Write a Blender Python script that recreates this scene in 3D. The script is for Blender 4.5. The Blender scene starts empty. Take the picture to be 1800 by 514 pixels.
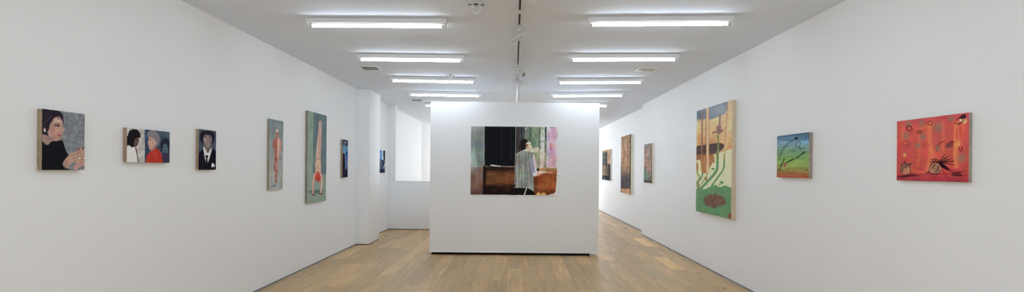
import bpy, bmesh, math, random
import numpy as np
from mathutils import Vector, Matrix

random.seed(7)
rng = np.random.default_rng(11)
scene = bpy.context.scene
COL = scene.collection

# ------------------------------------------------------------------ camera
F, VX, VY, ROLL = 880.0, 907.0, 298.0, 0.0085
CAMZ, CEIL = 1.332, 2.702
XL, XR, XR2 = -2.766, 2.615, 2.770          # left wall, right wall, set-back right wall
cam_d = bpy.data.cameras.new('camera')
cam = bpy.data.objects.new('camera', cam_d); COL.objects.link(cam)
cam_d.sensor_width = 36.0; cam_d.lens = 36.0 * F / 1800.0
cam_d.shift_x = (900 - VX) / 1800.0; cam_d.shift_y = (VY - 257) / 1800.0
cam_d.clip_start = 0.05; cam_d.clip_end = 100
cam.location = (0, 0, CAMZ); cam.rotation_euler = (math.pi / 2, -ROLL, 0)
scene.camera = cam

def ray(px, py):
    u, v = (px - VX) / F, (VY - py) / F
    c, s = math.cos(ROLL), math.sin(ROLL)
    return u * c - v * s, u * s + v * c      # X, Z per metre of depth
def at_x(px, py, X):
    dx, dz = ray(px, py); Y = X / dx
    return Vector((X, Y, CAMZ + dz * Y))
def at_z(px, py, Z):
    dx, dz = ray(px, py); Y = (Z - CAMZ) / dz
    return Vector((dx * Y, Y, Z))
def at_y(px, py, Y):
    dx, dz = ray(px, py)
    return Vector((dx * Y, Y, CAMZ + dz * Y))

# ------------------------------------------------------------------ materials
def lin(c):
    c = np.asarray(c, float) / 255.0
    return np.where(c <= 0.04045, c / 12.92, ((c + 0.055) / 1.055) ** 2.4)
def new_mat(name):
    m = bpy.data.materials.new(name); m.use_nodes = True
    nt = m.node_tree; b = nt.nodes['Principled BSDF']
    return m, nt, b
def N(nt, t, **kw):
    n = nt.nodes.new(t)
    for k, v in kw.items():
        setattr(n, k, v)
    return n
def simple(name, rgb, rough=0.5, metal=0.0, spec=0.5, noise=0.0, nscale=30.0, bump=0.0, bscale=200.0):
    """procedural paint / metal / cloth: colour with a fine mottling and a fine bump"""
    m, nt, b = new_mat(name)
    b.inputs['Roughness'].default_value = rough
    b.inputs['Metallic'].default_value = metal
    b.inputs['Specular IOR Level'].default_value = spec
    tc = N(nt, 'ShaderNodeTexCoord')
    no = N(nt, 'ShaderNodeTexNoise'); no.inputs['Scale'].default_value = nscale; no.inputs['Detail'].default_value = 4
    nt.links.new(tc.outputs['Object'], no.inputs['Vector'])
    mr = N(nt, 'ShaderNodeMapRange')
    mr.inputs['From Min'].default_value = 0.3; mr.inputs['From Max'].default_value = 0.7
    mr.inputs['To Min'].default_value = 1 - noise; mr.inputs['To Max'].default_value = 1 + noise
    nt.links.new(no.outputs['Fac'], mr.inputs['Value'])
    mx = N(nt, 'ShaderNodeVectorMath', operation='SCALE')
    mx.inputs[0].default_value = rgb
    nt.links.new(mr.outputs['Result'], mx.inputs['Scale'])
    nt.links.new(mx.outputs['Vector'], b.inputs['Base Color'])
    if bump > 0:
        n2 = N(nt, 'ShaderNodeTexNoise'); n2.inputs['Scale'].default_value = bscale; n2.inputs['Detail'].default_value = 3
        nt.links.new(tc.outputs['Object'], n2.inputs['Vector'])
        bp = N(nt, 'ShaderNodeBump'); bp.inputs['Strength'].default_value = bump; bp.inputs['Distance'].default_value = 0.002
        nt.links.new(n2.outputs['Fac'], bp.inputs['Height'])
        nt.links.new(bp.outputs['Normal'], b.inputs['Normal'])
    return m

WALLC = (0.886, 0.90, 0.913)
M = {}
M['wall'] = simple('white_wall_paint', WALLC, 0.75, spec=0.25, noise=0.008, nscale=1.2, bump=0.12, bscale=140)
M['partition'] = simple('white_partition_paint', (0.886, 0.90, 0.913), 0.7, spec=0.25, noise=0.006, nscale=1.5, bump=0.08, bscale=140)
M['gap'] = simple('dark_shadow_gap', (0.035, 0.033, 0.030), 0.9, spec=0.1, noise=0.3, nscale=6)
M['grout'] = simple('grey_edge_filler', (0.36, 0.34, 0.31), 0.85, spec=0.2, noise=0.25, nscale=9)
M['black_base'] = simple('black_plinth', (0.008, 0.007, 0.007), 0.8, spec=0.2, noise=0.2, nscale=8)
M['enamel'] = simple('white_enamel_metal', (0.80, 0.80, 0.80), 0.35, spec=0.5, noise=0.01, nscale=5)
M['enamel_grey'] = simple('grey_enamel', (0.5, 0.5, 0.5), 0.5, noise=0.01, nscale=5)
M['plastic'] = simple('white_plastic', (0.74, 0.74, 0.74), 0.4, spec=0.5, noise=0.01, nscale=20)
M['track'] = simple('white_track_metal', (0.68, 0.68, 0.68), 0.45, spec=0.5, noise=0.02, nscale=20)
M['spot'] = simple('pale_grey_lamp_metal', (0.62, 0.62, 0.62), 0.38, spec=0.5, noise=0.015, nscale=20)
M['conduit'] = simple('grey_conduit', (0.46, 0.46, 0.47), 0.5, noise=0.02, nscale=20)
M['slot'] = simple('dark_track_slot', (0.05, 0.05, 0.05), 0.6, noise=0.15, nscale=20)
M['dark'] = simple('dark_metal', (0.03, 0.03, 0.03), 0.5, noise=0.1, nscale=20)
M['lens'] = simple('frosted_lamp_lens', (0.86, 0.86, 0.86), 0.2, spec=0.6, noise=0.01, nscale=20)
M['greylens'] = simple('grey_lamp_lens', (0.16, 0.16, 0.165), 0.25, spec=0.6, noise=0.02, nscale=20)
M['chrome'] = simple('dull_chrome', (0.62, 0.62, 0.62), 0.3, metal=1.0, noise=0.02, nscale=30)
M['grille_dark'] = simple('dark_duct', (0.15, 0.16, 0.18), 0.8, noise=0.1, nscale=10)
M['ferrule'] = simple('aluminium_ferrule', (0.7, 0.7, 0.7), 0.35, metal=0.8, noise=0.02, nscale=30)
M['brass_hw'] = simple('grey_screw_metal', (0.4, 0.4, 0.4), 0.4, metal=0.8, noise=0.05, nscale=40)

def canvas_mat(name, rgb, var=0.24):
    """woven cloth: two crossed wave textures as bump and mottling"""
    m, nt, b = new_mat(name)
    b.inputs['Roughness'].default_value = 0.85; b.inputs['Specular IOR Level'].default_value = 0.15
    tc = N(nt, 'ShaderNodeTexCoord')
    no = N(nt, 'ShaderNodeTexNoise'); no.inputs['Scale'].default_value = 22; no.inputs['Detail'].default_value = 5
    no.inputs['Roughness'].default_value = 0.65
    nt.links.new(tc.outputs['Object'], no.inputs['Vector'])
    cr = N(nt, 'ShaderNodeValToRGB')
    cr.color_ramp.elements[0].position = 0.3; cr.color_ramp.elements[0].color = (*[c * (1 - var) for c in rgb], 1)
    cr.color_ramp.elements[1].position = 0.72; cr.color_ramp.elements[1].color = (*[min(0.92, c * (1 + var * .8)) for c in rgb], 1)
    nt.links.new(no.outputs['Fac'], cr.inputs['Fac'])
    nt.links.new(cr.outputs['Color'], b.inputs['Base Color'])
    w = N(nt, 'ShaderNodeTexVoronoi'); w.inputs['Scale'].default_value = 420
    nt.links.new(tc.outputs['Object'], w.inputs['Vector'])
    bp = N(nt, 'ShaderNodeBump'); bp.inputs['Strength'].default_value = 0.35; bp.inputs['Distance'].default_value = 0.001
    nt.links.new(w.outputs['Distance'], bp.inputs['Height'])
    nt.links.new(bp.outputs['Normal'], b.inputs['Normal'])
    return m
M['linen'] = canvas_mat('raw_linen', (0.36, 0.27, 0.18))
M['linen_grey'] = canvas_mat('grey_linen', (0.36, 0.31, 0.26))
M['linen_green'] = canvas_mat('greenish_linen', (0.30, 0.26, 0.19))
M['linen_dark'] = canvas_mat('dark_linen', (0.20, 0.15, 0.12))
M['wood_edge'] = canvas_mat('pale_wood_edge', (0.70, 0.58, 0.42), .12)
M['cream_edge'] = canvas_mat('cream_canvas_edge', (0.88, 0.82, 0.68), .06)
M['white_edge'] = canvas_mat('white_canvas_edge', (0.88, 0.86, 0.82), .05)

def paint_mat(name, rough=0.6, bump=0.2, weave=380, spec=0.0):
    m, nt, b = new_mat(name)
    b.inputs['Roughness'].default_value = rough; b.inputs['Specular IOR Level'].default_value = spec
    at = N(nt, 'ShaderNodeAttribute', attribute_name='pigment')
    tc = N(nt, 'ShaderNodeTexCoord')
    no = N(nt, 'ShaderNodeTexNoise'); no.inputs['Scale'].default_value = 120; no.inputs['Detail'].default_value = 3
    nt.links.new(tc.outputs['Object'], no.inputs['Vector'])
    mr = N(nt, 'ShaderNodeMapRange')
    mr.inputs['From Min'].default_value = 0.3; mr.inputs['From Max'].default_value = 0.7
    mr.inputs['To Min'].default_value = 0.95; mr.inputs['To Max'].default_value = 1.05
    nt.links.new(no.outputs['Fac'], mr.inputs['Value'])
    mx = N(nt, 'ShaderNodeVectorMath', operation='SCALE')
    nt.links.new(at.outputs['Color'], mx.inputs[0]); nt.links.new(mr.outputs['Result'], mx.inputs['Scale'])
    nt.links.new(mx.outputs['Vector'], b.inputs['Base Color'])
    w = N(nt, 'ShaderNodeTexVoronoi'); w.inputs['Scale'].default_value = weave
    nt.links.new(tc.outputs['Object'], w.inputs['Vector'])
    bp = N(nt, 'ShaderNodeBump'); bp.inputs['Strength'].default_value = bump; bp.inputs['Distance'].default_value = 0.001
    nt.links.new(w.outputs['Distance'], bp.inputs['Height'])
    nt.links.new(bp.outputs['Normal'], b.inputs['Normal'])
    return m
M['oil'] = paint_mat('oil_paint_on_linen')
M['gloss'] = paint_mat('glossy_oil_paint', rough=0.45, bump=0.06, spec=0.06)

TUBE_STRENGTH = 22.0
m, nt, b = new_mat('lit_fluorescent_tube')
b.inputs['Base Color'].default_value = (0.9, 0.9, 0.9, 1)
b.inputs['Emission Color'].default_value = (0.88, 1.0, 1.125, 1)
b.inputs['Emission Strength'].default_value = TUBE_STRENGTH
M['tube'] = m

# ceiling paint with the outline of an old plaster repair
CT = (0.92, 1.0, 1.12)                      # a slightly cool white
def ceiling_mat():
    m, nt, b = new_mat('white_ceiling_paint')
    b.inputs['Roughness'].default_value = 0.8; b.inputs['Specular IOR Level'].default_value = 0.2
    geo = N(nt, 'ShaderNodeNewGeometry')
    no = N(nt, 'ShaderNodeTexNoise'); no.inputs['Scale'].default_value = 3.0; no.inputs['Detail'].default_value = 4
    nt.links.new(geo.outputs['Position'], no.inputs['Vector'])
    wob = N(nt, 'ShaderNodeVectorMath', operation='MULTIPLY_ADD')
    wob.inputs[1].default_value = (0.12, 0.12, 0)
    nt.links.new(no.outputs['Color'], wob.inputs[0]); nt.links.new(geo.outputs['Position'], wob.inputs[2])
    mp = N(nt, 'ShaderNodeMapping', vector_type='POINT')
    cx, cy, rx, ry = -0.96, 5.38, 0.33, 0.27
    mp.inputs['Scale'].default_value = (1 / rx, 1 / ry, 0)
    mp.inputs['Location'].default_value = (-(cx + .06) / rx, -(cy + .06) / ry, 0)
    nt.links.new(wob.outputs['Vector'], mp.inputs['Vector'])
    ln = N(nt, 'ShaderNodeVectorMath', operation='LENGTH')
    nt.links.new(mp.outputs['Vector'], ln.inputs[0])
    cr = N(nt, 'ShaderNodeValToRGB')
    e = cr.color_ramp.elements
    e[0].position = 0.0; e[0].color = (*[0.79 * k for k in CT], 1)
    e[1].position = 1.0; e[1].color = (*[0.83 * k for k in CT], 1)
    for p, v in ((0.42, 0.787), (0.455, 0.81), (0.48, 0.855), (0.51, 0.845), (0.54, 0.83)):
        q = e.new(p); q.color = (*[v * k for k in CT], 1)
    hf = N(nt, 'ShaderNodeMath', operation='MULTIPLY'); hf.inputs[1].default_value = 0.5
    nt.links.new(ln.outputs['Value'], hf.inputs[0])
    nt.links.new(hf.outputs['Value'], cr.inputs['Fac'])
    nt.links.new(cr.outputs['Color'], b.inputs['Base Color'])
    n2 = N(nt, 'ShaderNodeTexNoise'); n2.inputs['Scale'].default_value = 120
    nt.links.new(geo.outputs['Position'], n2.inputs['Vector'])
    bp = N(nt, 'ShaderNodeBump'); bp.inputs['Strength'].default_value = 0.1; bp.inputs['Distance'].default_value = 0.002
    nt.links.new(n2.outputs['Fac'], bp.inputs['Height']); nt.links.new(bp.outputs['Normal'], b.inputs['Normal'])
    return m
M['ceiling'] = ceiling_mat()

def oak_mat():
    m, nt, b = new_mat('oiled_oak_planks')
    b.inputs['Roughness'].default_value = 0.36; b.inputs['Specular IOR Level'].default_value = 0.5
    at = N(nt, 'ShaderNodeAttribute', attribute_name='tone')
    rd = N(nt, 'ShaderNodeAttribute', attribute_name='rnd')
    geo = N(nt, 'ShaderNodeNewGeometry')
    off = N(nt, 'ShaderNodeCombineXYZ')
    sc = N(nt, 'ShaderNodeMath', operation='MULTIPLY'); sc.inputs[1].default_value = 37.0
    nt.links.new(rd.outputs['Fac'], sc.inputs[0])
    nt.links.new(sc.outputs['Value'], off.inputs['X']); nt.links.new(sc.outputs['Value'], off.inputs['Y']); nt.links.new(sc.outputs['Value'], off.inputs['Z'])
    ad = N(nt, 'ShaderNodeVectorMath', operation='ADD')
    nt.links.new(geo.outputs['Position'], ad.inputs[0]); nt.links.new(off.outputs['Vector'], ad.inputs[1])
    # long grain
    mp = N(nt, 'ShaderNodeMapping'); mp.inputs['Scale'].default_value = (34, 1.6, 1)
    nt.links.new(ad.outputs['Vector'], mp.inputs['Vector'])
    g = N(nt, 'ShaderNodeTexNoise'); g.inputs['Scale'].default_value = 1.0; g.inputs['Detail'].default_value = 6
    g.inputs['Roughness'].default_value = 0.65; g.inputs['Distortion'].default_value = 0.9
    nt.links.new(mp.outputs['Vector'], g.inputs['Vector'])
    mr = N(nt, 'ShaderNodeMapRange'); mr.inputs['From Min'].default_value = 0.25; mr.inputs['From Max'].default_value = 0.75
    mr.inputs['To Min'].default_value = 0.78; mr.inputs['To Max'].default_value = 1.16
    nt.links.new(g.outputs['Fac'], mr.inputs['Value'])
    # cathedral figure
    mp2 = N(nt, 'ShaderNodeMapping'); mp2.inputs['Scale'].default_value = (7, 0.9, 1)
    nt.links.new(ad.outputs['Vector'], mp2.inputs['Vector'])
    wv = N(nt, 'ShaderNodeTexNoise'); wv.inputs['Scale'].default_value = 1.0; wv.inputs['Detail'].default_value = 3; wv.inputs['Distortion'].default_value = 1.5
    nt.links.new(mp2.outputs['Vector'], wv.inputs['Vector'])
    mr2 = N(nt, 'ShaderNodeMapRange'); mr2.inputs['From Min'].default_value = 0.3; mr2.inputs['From Max'].default_value = 0.7
    mr2.inputs['To Min'].default_value = 0.84; mr2.inputs['To Max'].default_value = 1.12
    nt.links.new(wv.outputs['Fac'], mr2.inputs['Value'])
    mu = N(nt, 'ShaderNodeMath', operation='MULTIPLY')
    nt.links.new(mr.outputs['Result'], mu.inputs[0]); nt.links.new(mr2.outputs['Result'], mu.inputs[1])
    # knots
    mp3 = N(nt, 'ShaderNodeMapping'); mp3.inputs['Scale'].default_value = (3.4, 1.5, 1)
    nt.links.new(ad.outputs['Vector'], mp3.inputs['Vector'])
    vo = N(nt, 'ShaderNodeTexVoronoi'); vo.inputs['Scale'].default_value = 1.0
    nt.links.new(mp3.outputs['Vector'], vo.inputs['Vector'])
    kr = N(nt, 'ShaderNodeMapRange'); kr.inputs['From Min'].default_value = 0.03; kr.inputs['From Max'].default_value = 0.10
    kr.inputs['To Min'].default_value = 0.30; kr.inputs['To Max'].default_value = 1.0
    nt.links.new(vo.outputs['Distance'], kr.inputs['Value'])
    mu2 = N(nt, 'ShaderNodeMath', operation='MULTIPLY')
    nt.links.new(mu.outputs['Value'], mu2.inputs[0]); nt.links.new(kr.outputs['Result'], mu2.inputs[1])
    mx = N(nt, 'ShaderNodeVectorMath', operation='SCALE')
    nt.links.new(at.outputs['Color'], mx.inputs[0]); nt.links.new(mu2.outputs['Value'], mx.inputs['Scale'])
    nt.links.new(mx.outputs['Vector'], b.inputs['Base Color'])
    bp = N(nt, 'ShaderNodeBump'); bp.inputs['Strength'].default_value = 0.12; bp.inputs['Distance'].default_value = 0.002
    nt.links.new(g.outputs['Fac'], bp.inputs['Height']); nt.links.new(bp.outputs['Normal'], b.inputs['Normal'])
    return m
M['oak'] = oak_mat()

# ------------------------------------------------------------------ mesh helpers
class MB:
    def __init__(self): self.bm = bmesh.new()
    def box(self, x0, x1, y0, y1, z0, z1, bevel=0.0, seg=2):
        ret = bmesh.ops.create_cube(self.bm, size=1.0)
        vs = ret['verts']
        for v in vs:
            v.co = Vector((x0 + (v.co.x + .5) * (x1 - x0), y0 + (v.co.y + .5) * (y1 - y0), z0 + (v.co.z + .5) * (z1 - z0)))
        if bevel > 0:
            es = list({e for v in vs for e in v.link_edges})
            bmesh.ops.bevel(self.bm, geom=es, offset=bevel, segments=seg, affect='EDGES', profile=0.5)
        return self
    def cyl(self, a, b_, r0, r1=None, n=20, cap=True):
        a, b_ = Vector(a), Vector(b_); r1 = r0 if r1 is None else r1
        d = b_ - a; L = d.length
        q = d.to_track_quat('Z', 'Y').to_matrix().to_4x4()
        mt = Matrix.Translation((a + b_) / 2) @ q
        bmesh.ops.create_cone(self.bm, cap_ends=cap, cap_tris=False, segments=n, radius1=r0, radius2=r1, depth=L, matrix=mt)
        return self
    def lathe(self, a, axis, prof, n=28):
        """profile [(dist along axis, radius)] turned about an axis"""
        a = Vector(a); q = Vector(axis).to_track_quat('Z', 'Y').to_matrix()
        rings = []
        for (t, r) in prof:
            rings.append([self.bm.verts.new(a + q @ Vector((r * math.cos(2 * math.pi * k / n), r * math.sin(2 * math.pi * k / n), t))) for k in range(n)])
        for i in range(len(rings) - 1):
            for k in range(n):
                self.bm.faces.new((rings[i][k], rings[i][(k + 1) % n], rings[i + 1][(k + 1) % n], rings[i + 1][k]))
        self.bm.faces.new(list(reversed(rings[0]))); self.bm.faces.new(rings[-1])
        return self
    def tube(self, pts, r, n=8, closed=False):
        pts = [Vector(p) for p in pts]; m = len(pts); rings = []
        for i, p in enumerate(pts):
            if closed: t = pts[(i + 1) % m] - pts[i - 1]
            else: t = pts[min(i + 1, m - 1)] - pts[max(i - 1, 0)]
            q = t.to_track_quat('Z', 'Y').to_matrix()
            rings.append([self.bm.verts.new(p + q @ Vector((r * math.cos(2 * math.pi * k / n), r * math.sin(2 * math.pi * k / n), 0))) for k in range(n)])
        for i in range(m if closed else m - 1):
            A, B = rings[i], rings[(i + 1) % m]
            # align start offsets
            best = min(range(n), key=lambda s: (A[0].co - B[s].co).length)
            for k in range(n):
                self.bm.faces.new((A[k], A[(k + 1) % n], B[(k + 1 + best) % n], B[(k + best) % n]))
        if not closed:
            self.bm.faces.new(list(reversed(rings[0]))); self.bm.faces.new(rings[-1])
        return self
    def prism(self, prof, x0, x1):
        """closed profile [(y,z)] extruded along X"""
        A = [self.bm.verts.new((x0, y, z)) for y, z in prof]
        B = [self.bm.verts.new((x1, y, z)) for y, z in prof]
        n = len(prof)
        for k in range(n):
            self.bm.faces.new((A[k], A[(k + 1) % n], B[(k + 1) % n], B[k]))
        self.bm.faces.new(list(reversed(A))); self.bm.faces.new(B)
        return self
    def prism_y(self, prof, y0, y1):
        A = [self.bm.verts.new((x, y0, z)) for x, z in prof]
        B = [self.bm.verts.new((x, y1, z)) for x, z in prof]
        n = len(prof)
        for k in range(n):
            self.bm.faces.new((A[k], A[(k + 1) % n], B[(k + 1) % n], B[k]))
        self.bm.faces.new(list(reversed(A))); self.bm.faces.new(B)
        return self
    def prism_z(self, prof, z0, z1):
        A = [self.bm.verts.new((x, y, z0)) for x, y in prof]
        B = [self.bm.verts.new((x, y, z1)) for x, y in prof]
        n = len(prof)
        for k in range(n):
            self.bm.faces.new((A[k], A[(k + 1) % n], B[(k + 1) % n], B[k]))
        self.bm.faces.new(list(reversed(A))); self.bm.faces.new(B)
        return self
    def build(self, name, mat, parent=None, smooth=True):
        bmesh.ops.recalc_face_normals(self.bm, faces=self.bm.faces)
        me = bpy.data.meshes.new(name); self.bm.to_mesh(me); self.bm.free()
        me.materials.append(mat)
        if smooth:
            for p in me.polygons: p.use_smooth = True
            me.set_sharp_from_angle(angle=math.radians(38))
        o = bpy.data.objects.new(name, me); COL.objects.link(o)
        if parent: o.parent = parent
        return o

def tag(o, label, cat, group=None):
    o['label'] = label; o['category'] = cat
    if group: o['group'] = group
    return o
def thing(name, loc, label, cat, group=None, rz=0.0):
    o = bpy.data.objects.new(name, None); COL.objects.link(o)
    o.empty_display_size = 0.1
    o.location = loc; o.rotation_euler = (0, 0, rz)
    return tag(o, label, cat, group)
def struct(o):
    o['kind'] = 'structure'; return o
def copy_tree(o, parent=None):
    c = o.copy(); COL.objects.link(c)
    if parent: c.parent = parent
    for ch in list(o.children): copy_tree(ch, c)
    return c

# ------------------------------------------------------------------ room shell
YB, YE = -3.2, 21.5
GAP = 0.013
T = 0.12
struct(MB().box(XL - T, XL, YB, 14.65, GAP, CEIL).build('wall_left', M['wall']))
# beyond the stair opening the left wall kinks inwards to the far wall
struct(MB().prism_z([(XL, 14.65), (XL - T, 14.65), (XL - T, YE), (-2.56, YE), (-2.60, 15.45)], GAP, CEIL).build('wall_left_end', M['wall']))
struct(MB().box(XR, XR + 0.35, YB, 10.39, GAP, CEIL).build('wall_right', M['wall']))
struct(MB().box(XR2, XR2 + 0.2, 10.39, YE, GAP, CEIL).build('wall_right_recess', M['wall']))
# far end: unseen window opening, added to brighten the stair and room back
BX0, BX1, BZ0, BZ1 = -2.3, 1.2, 0.5, 2.55
bw = MB()
bw.box(XL - T, BX0, YE, YE + T, 0, CEIL).box(BX1, XR2 + .2, YE, YE + T, 0, CEIL)
bw.box(BX0, BX1, YE, YE + T, 0, BZ0).box(BX0, BX1, YE, YE + T, BZ1, CEIL)
struct(bw.build('wall_back', M['wall'], smooth=False))
# wall behind the camera; its window opening is assumed, for an added fill light
WX0, WX1, WZ0, WZ1 = -2.3, 2.2, 0.3, 2.5
fw = MB()
fw.box(XL - T, WX0, YB - T, YB, 0, CEIL).box(WX1, XR2 + .2, YB - T, YB, 0, CEIL)
fw.box(WX0, WX1, YB - T, YB, 0, WZ0).box(WX0, WX1, YB - T, YB, WZ1, CEIL)
struct(fw.build('wall_front', M['wall'], smooth=False))
FRONT_FILL_W, BACK_FILL_W = 44.0, 225.0
def window_fill(x0, x1, z0, z1, y, rx, w):  # area light added as fill in an unseen window opening
    dl = bpy.data.lights.new('window_fill', 'AREA'); dl.shape = 'RECTANGLE'; dl.size = x1 - x0; dl.size_y = z1 - z0
    dl.energy = w; dl.color = (0.895, 1.0, 1.115)
    do = bpy.data.objects.new('window_fill', dl); COL.objects.link(do)
    do.location = ((x0 + x1) / 2, y, (z0 + z1) / 2); do.rotation_euler = (rx, 0, 0)
window_fill(WX0, WX1, WZ0, WZ1, YB - T, math.pi / 2, FRONT_FILL_W)
window_fill(BX0, BX1, BZ0, BZ1, YE + T, -math.pi / 2, BACK_FILL_W)
struct(MB().box(XL - T, XR2 + .2, YB - T, YE + T, CEIL, CEIL + 0.1).build('ceiling', M['ceiling']))
# pier on the left wall
PX, PY0, PY1 = -2.540, 8.67, 9.33
struct(MB().box(XL - 0.02, PX, PY0, PY1, GAP, CEIL, 0.004).build('wall_pier', M['wall']))
# shallow dropped band of ceiling between the two sides of the pier
struct(MB().box(PX - 0.1, XR, PY0, PY1, CEIL - 0.006, CEIL + 0.02).build('trim_1', M['ceiling']))
# parapet of the stair opening, with its full-height jamb
PAR = 10.86
ptop = at_y(720, 318.5, PAR).z
struct(MB().box(XL - 0.02, 0.3, PAR, PAR + 0.12, GAP, ptop, 0.004).build('wall_parapet', M['wall']))
jx = at_y(695.0, 250, PAR).x
struct(MB().box(XL - 0.02, jx, PAR, PAR + 0.121, ptop - 0.01, CEIL, 0.003).build('wall_jamb', M['wall']))
struct(MB().box(0.18, 0.3, PAR + 0.12, YE, GAP, ptop).build('wall_parapet_return', M['wall']))
# shadow gaps under the walls: recessed strips, their shade put into the dark colour
def gapstrip(n, x0, x1, y0, y1):
    struct(MB().box(x0, x1, y0, y1, 0.0, GAP + 0.004).build('gap_shade_%s' % n, M['gap']))
gapstrip('left', XL - 0.10, XL - 0.010, YB, 14.6)
gapstrip('right', XR + 0.010, XR + 0.2, YB, 10.38)
gapstrip('right_recess', XR2 + 0.010, XR2 + 0.15, 10.39, YE)
gapstrip('pier', XL - 0.05, PX - 0.010, PY0 + 0.010, PY1 - 0.010)
gapstrip('parapet', XL, 0.28, PAR + 0.010, PAR + 0.10)
# uneven grey filler strips between the planks and the walls
def filler(n, x_wall, sgn, y0, y1, w):
    mb = MB(); ys = np.arange(y0, y1 + .01, 0.22)
    top_a = []; top_b = []
    for y in ys:
        ww = w * (0.55 + 0.75 * rng.random())
        top_a.append((x_wall + sgn * 0.015, y)); top_b.append((x_wall - sgn * ww, y))
    A = [mb.bm.verts.new((x, y, 0.0035)) for x, y in top_a]
    B = [mb.bm.verts.new((x, y, 0.0030)) for x, y in top_b]
    C = [mb.bm.verts.new((x, y, -0.002)) for x, y in top_b]
    for i in range(len(ys) - 1):
        mb.bm.faces.new((A[i], A[i + 1], B[i + 1], B[i])); mb.bm.faces.new((B[i], B[i + 1], C[i + 1], C[i]))
    struct(mb.build('trim_%d' % n, M['grout']))
filler(2, XR, 1, 0.5, 10.36, 0.022)
filler(3, XR2, 1, 10.4, 16.8, 0.045)
filler(4, XL, -1, 0.5, 8.6, 0.016)

# ------------------------------------------------------------------ oak floor
def build_floor():
    W, PH, G = 0.200, 0.100, 0.0008
    bm = bmesh.new()
    tl = bm.loops.layers.float_color.new('tone') if hasattr(bm.loops.layers, 'float_color') else None
    rl = bm.faces.layers.float.new('rnd')
    base = np.array([0.605, 0.396, 0.180])
    over = []   # (x, y, colour factor, tint)
    def quad(x0, x1, y0, y1, col, r):
        g = G
        vs = [bm.verts.new((x0 + g, y0 + g, 0)), bm.verts.new((x1 - g, y0 + g, 0)), bm.verts.new((x1 - g, y1 - g, 0)), bm.verts.new((x0 + g, y1 - g, 0))]
        f = bm.faces.new(vs); f[rl] = r
        for l in f.loops: l[tl] = (*col, 1)
        # plank edges
        lo = [bm.verts.new((v.co.x, v.co.y, -0.004)) for v in vs]
        for k in range(4):
            s = bm.faces.new((vs[k], lo[k], lo[(k + 1) % 4], vs[(k + 1) % 4])); s[rl] = r
            for l in s.loops: l[tl] = (*(np.array(col) * 0.45), 1)
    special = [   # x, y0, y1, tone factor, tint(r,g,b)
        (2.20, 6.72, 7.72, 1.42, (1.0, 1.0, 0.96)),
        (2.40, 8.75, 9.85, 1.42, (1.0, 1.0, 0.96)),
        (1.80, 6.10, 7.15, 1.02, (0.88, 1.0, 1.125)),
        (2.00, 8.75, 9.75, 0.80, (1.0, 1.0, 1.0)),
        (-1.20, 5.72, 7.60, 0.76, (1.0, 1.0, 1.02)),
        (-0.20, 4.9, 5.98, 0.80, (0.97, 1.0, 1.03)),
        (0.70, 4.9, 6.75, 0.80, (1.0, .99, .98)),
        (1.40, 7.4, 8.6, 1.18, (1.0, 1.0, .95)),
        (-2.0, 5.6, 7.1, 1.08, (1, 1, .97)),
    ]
    i0 = int(math.floor((XL - 0.15 - PH) / W)); i1 = int(math.ceil((XR2 + 0.15 - PH) / W))
    for i in range(i0, i1):
        x0 = PH + i * W; xc = x0 + W / 2
        sp = sorted([s for s in special if abs(s[0] - xc) < 0.06], key=lambda s: s[1])
        y = YB - random.random() * 1.5
        while y < YE:
            nxt = [s for s in sp if s[1] > y - 0.01]
            L = random.choice([0.9, 1.2, 1.5, 1.9, 2.2]) * (0.85 + 0.3 * random.random())
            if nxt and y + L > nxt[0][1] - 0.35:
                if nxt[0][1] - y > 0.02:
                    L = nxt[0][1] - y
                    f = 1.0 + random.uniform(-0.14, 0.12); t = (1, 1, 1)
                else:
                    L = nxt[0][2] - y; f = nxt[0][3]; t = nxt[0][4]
            else:
                f = 1.0 + random.uniform(-0.17, 0.14)
                t = (1 + random.uniform(-.02, .02), 1.0, 1 + random.uniform(-.05, .05))
            quad(max(x0, XL - .1), x0 + W, y, y + L, np.clip(base * f * np.array(t), 0, .95), random.random())
            y += L
    # two dark scraped marks that lie in the boards
    nb = len(bm.faces)
    bmesh.ops.recalc_face_normals(bm, faces=bm.faces)
    me = bpy.data.meshes.new('floor')
    bm.to_mesh(me); bm.free()
    me.materials.append(M['oak']); me.materials.append(M['gap'])
    # sub-floor under the joints
    o = bpy.data.objects.new('floor', me); COL.objects.link(o)
    bm = bmesh.new(); bm.from_mesh(me)
    v = [bm.verts.new(p) for p in ((XL - .3, YB - .2, -.0035), (XR2 + .4, YB - .2, -.0035), (XR2 + .4, YE + .2, -.0035), (XL - .3, YE + .2, -.0035))]
    f = bm.faces.new(v); f.material_index = 1
    bm.to_mesh(me); bm.free()
    return struct(o)
build_floor()
# the two small dark flush floor plates near the recesses
def floor_plate(px0, px1, py, label):
    a, c = at_z(px0, py, 0.002), at_z(px1, py, 0.002)
    mid = (a + c) / 2; w = (c - a).length
    pts = [(w * .5 * math.cos(t) * (1 + .08 * math.sin(3 * t)), 0.035 * math.sin(t) + .012 * math.cos(2 * t)) for t in np.linspace(0, 2 * math.pi, 28, endpoint=False)]
    o = MB().prism_z(pts, 0.0, 0.003).build('wood_filler_patch', M['filler'])
    o.location = (mid.x, mid.y, 0.0)
    tag(o, label, 'floor patch', 'dark patches in the oak floor')
M['filler'] = simple('dark_wood_filler', (0.13, 0.085, 0.05), 0.6, noise=0.3, nscale=60)
floor_plate(673, 682, 414.6, 'small dark brown patch in the oak floor behind the white pier on the left')
floor_plate(1097.5, 1103.5, 401.6, 'small dark brown patch in the oak floor by the recessed right wall')

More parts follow.
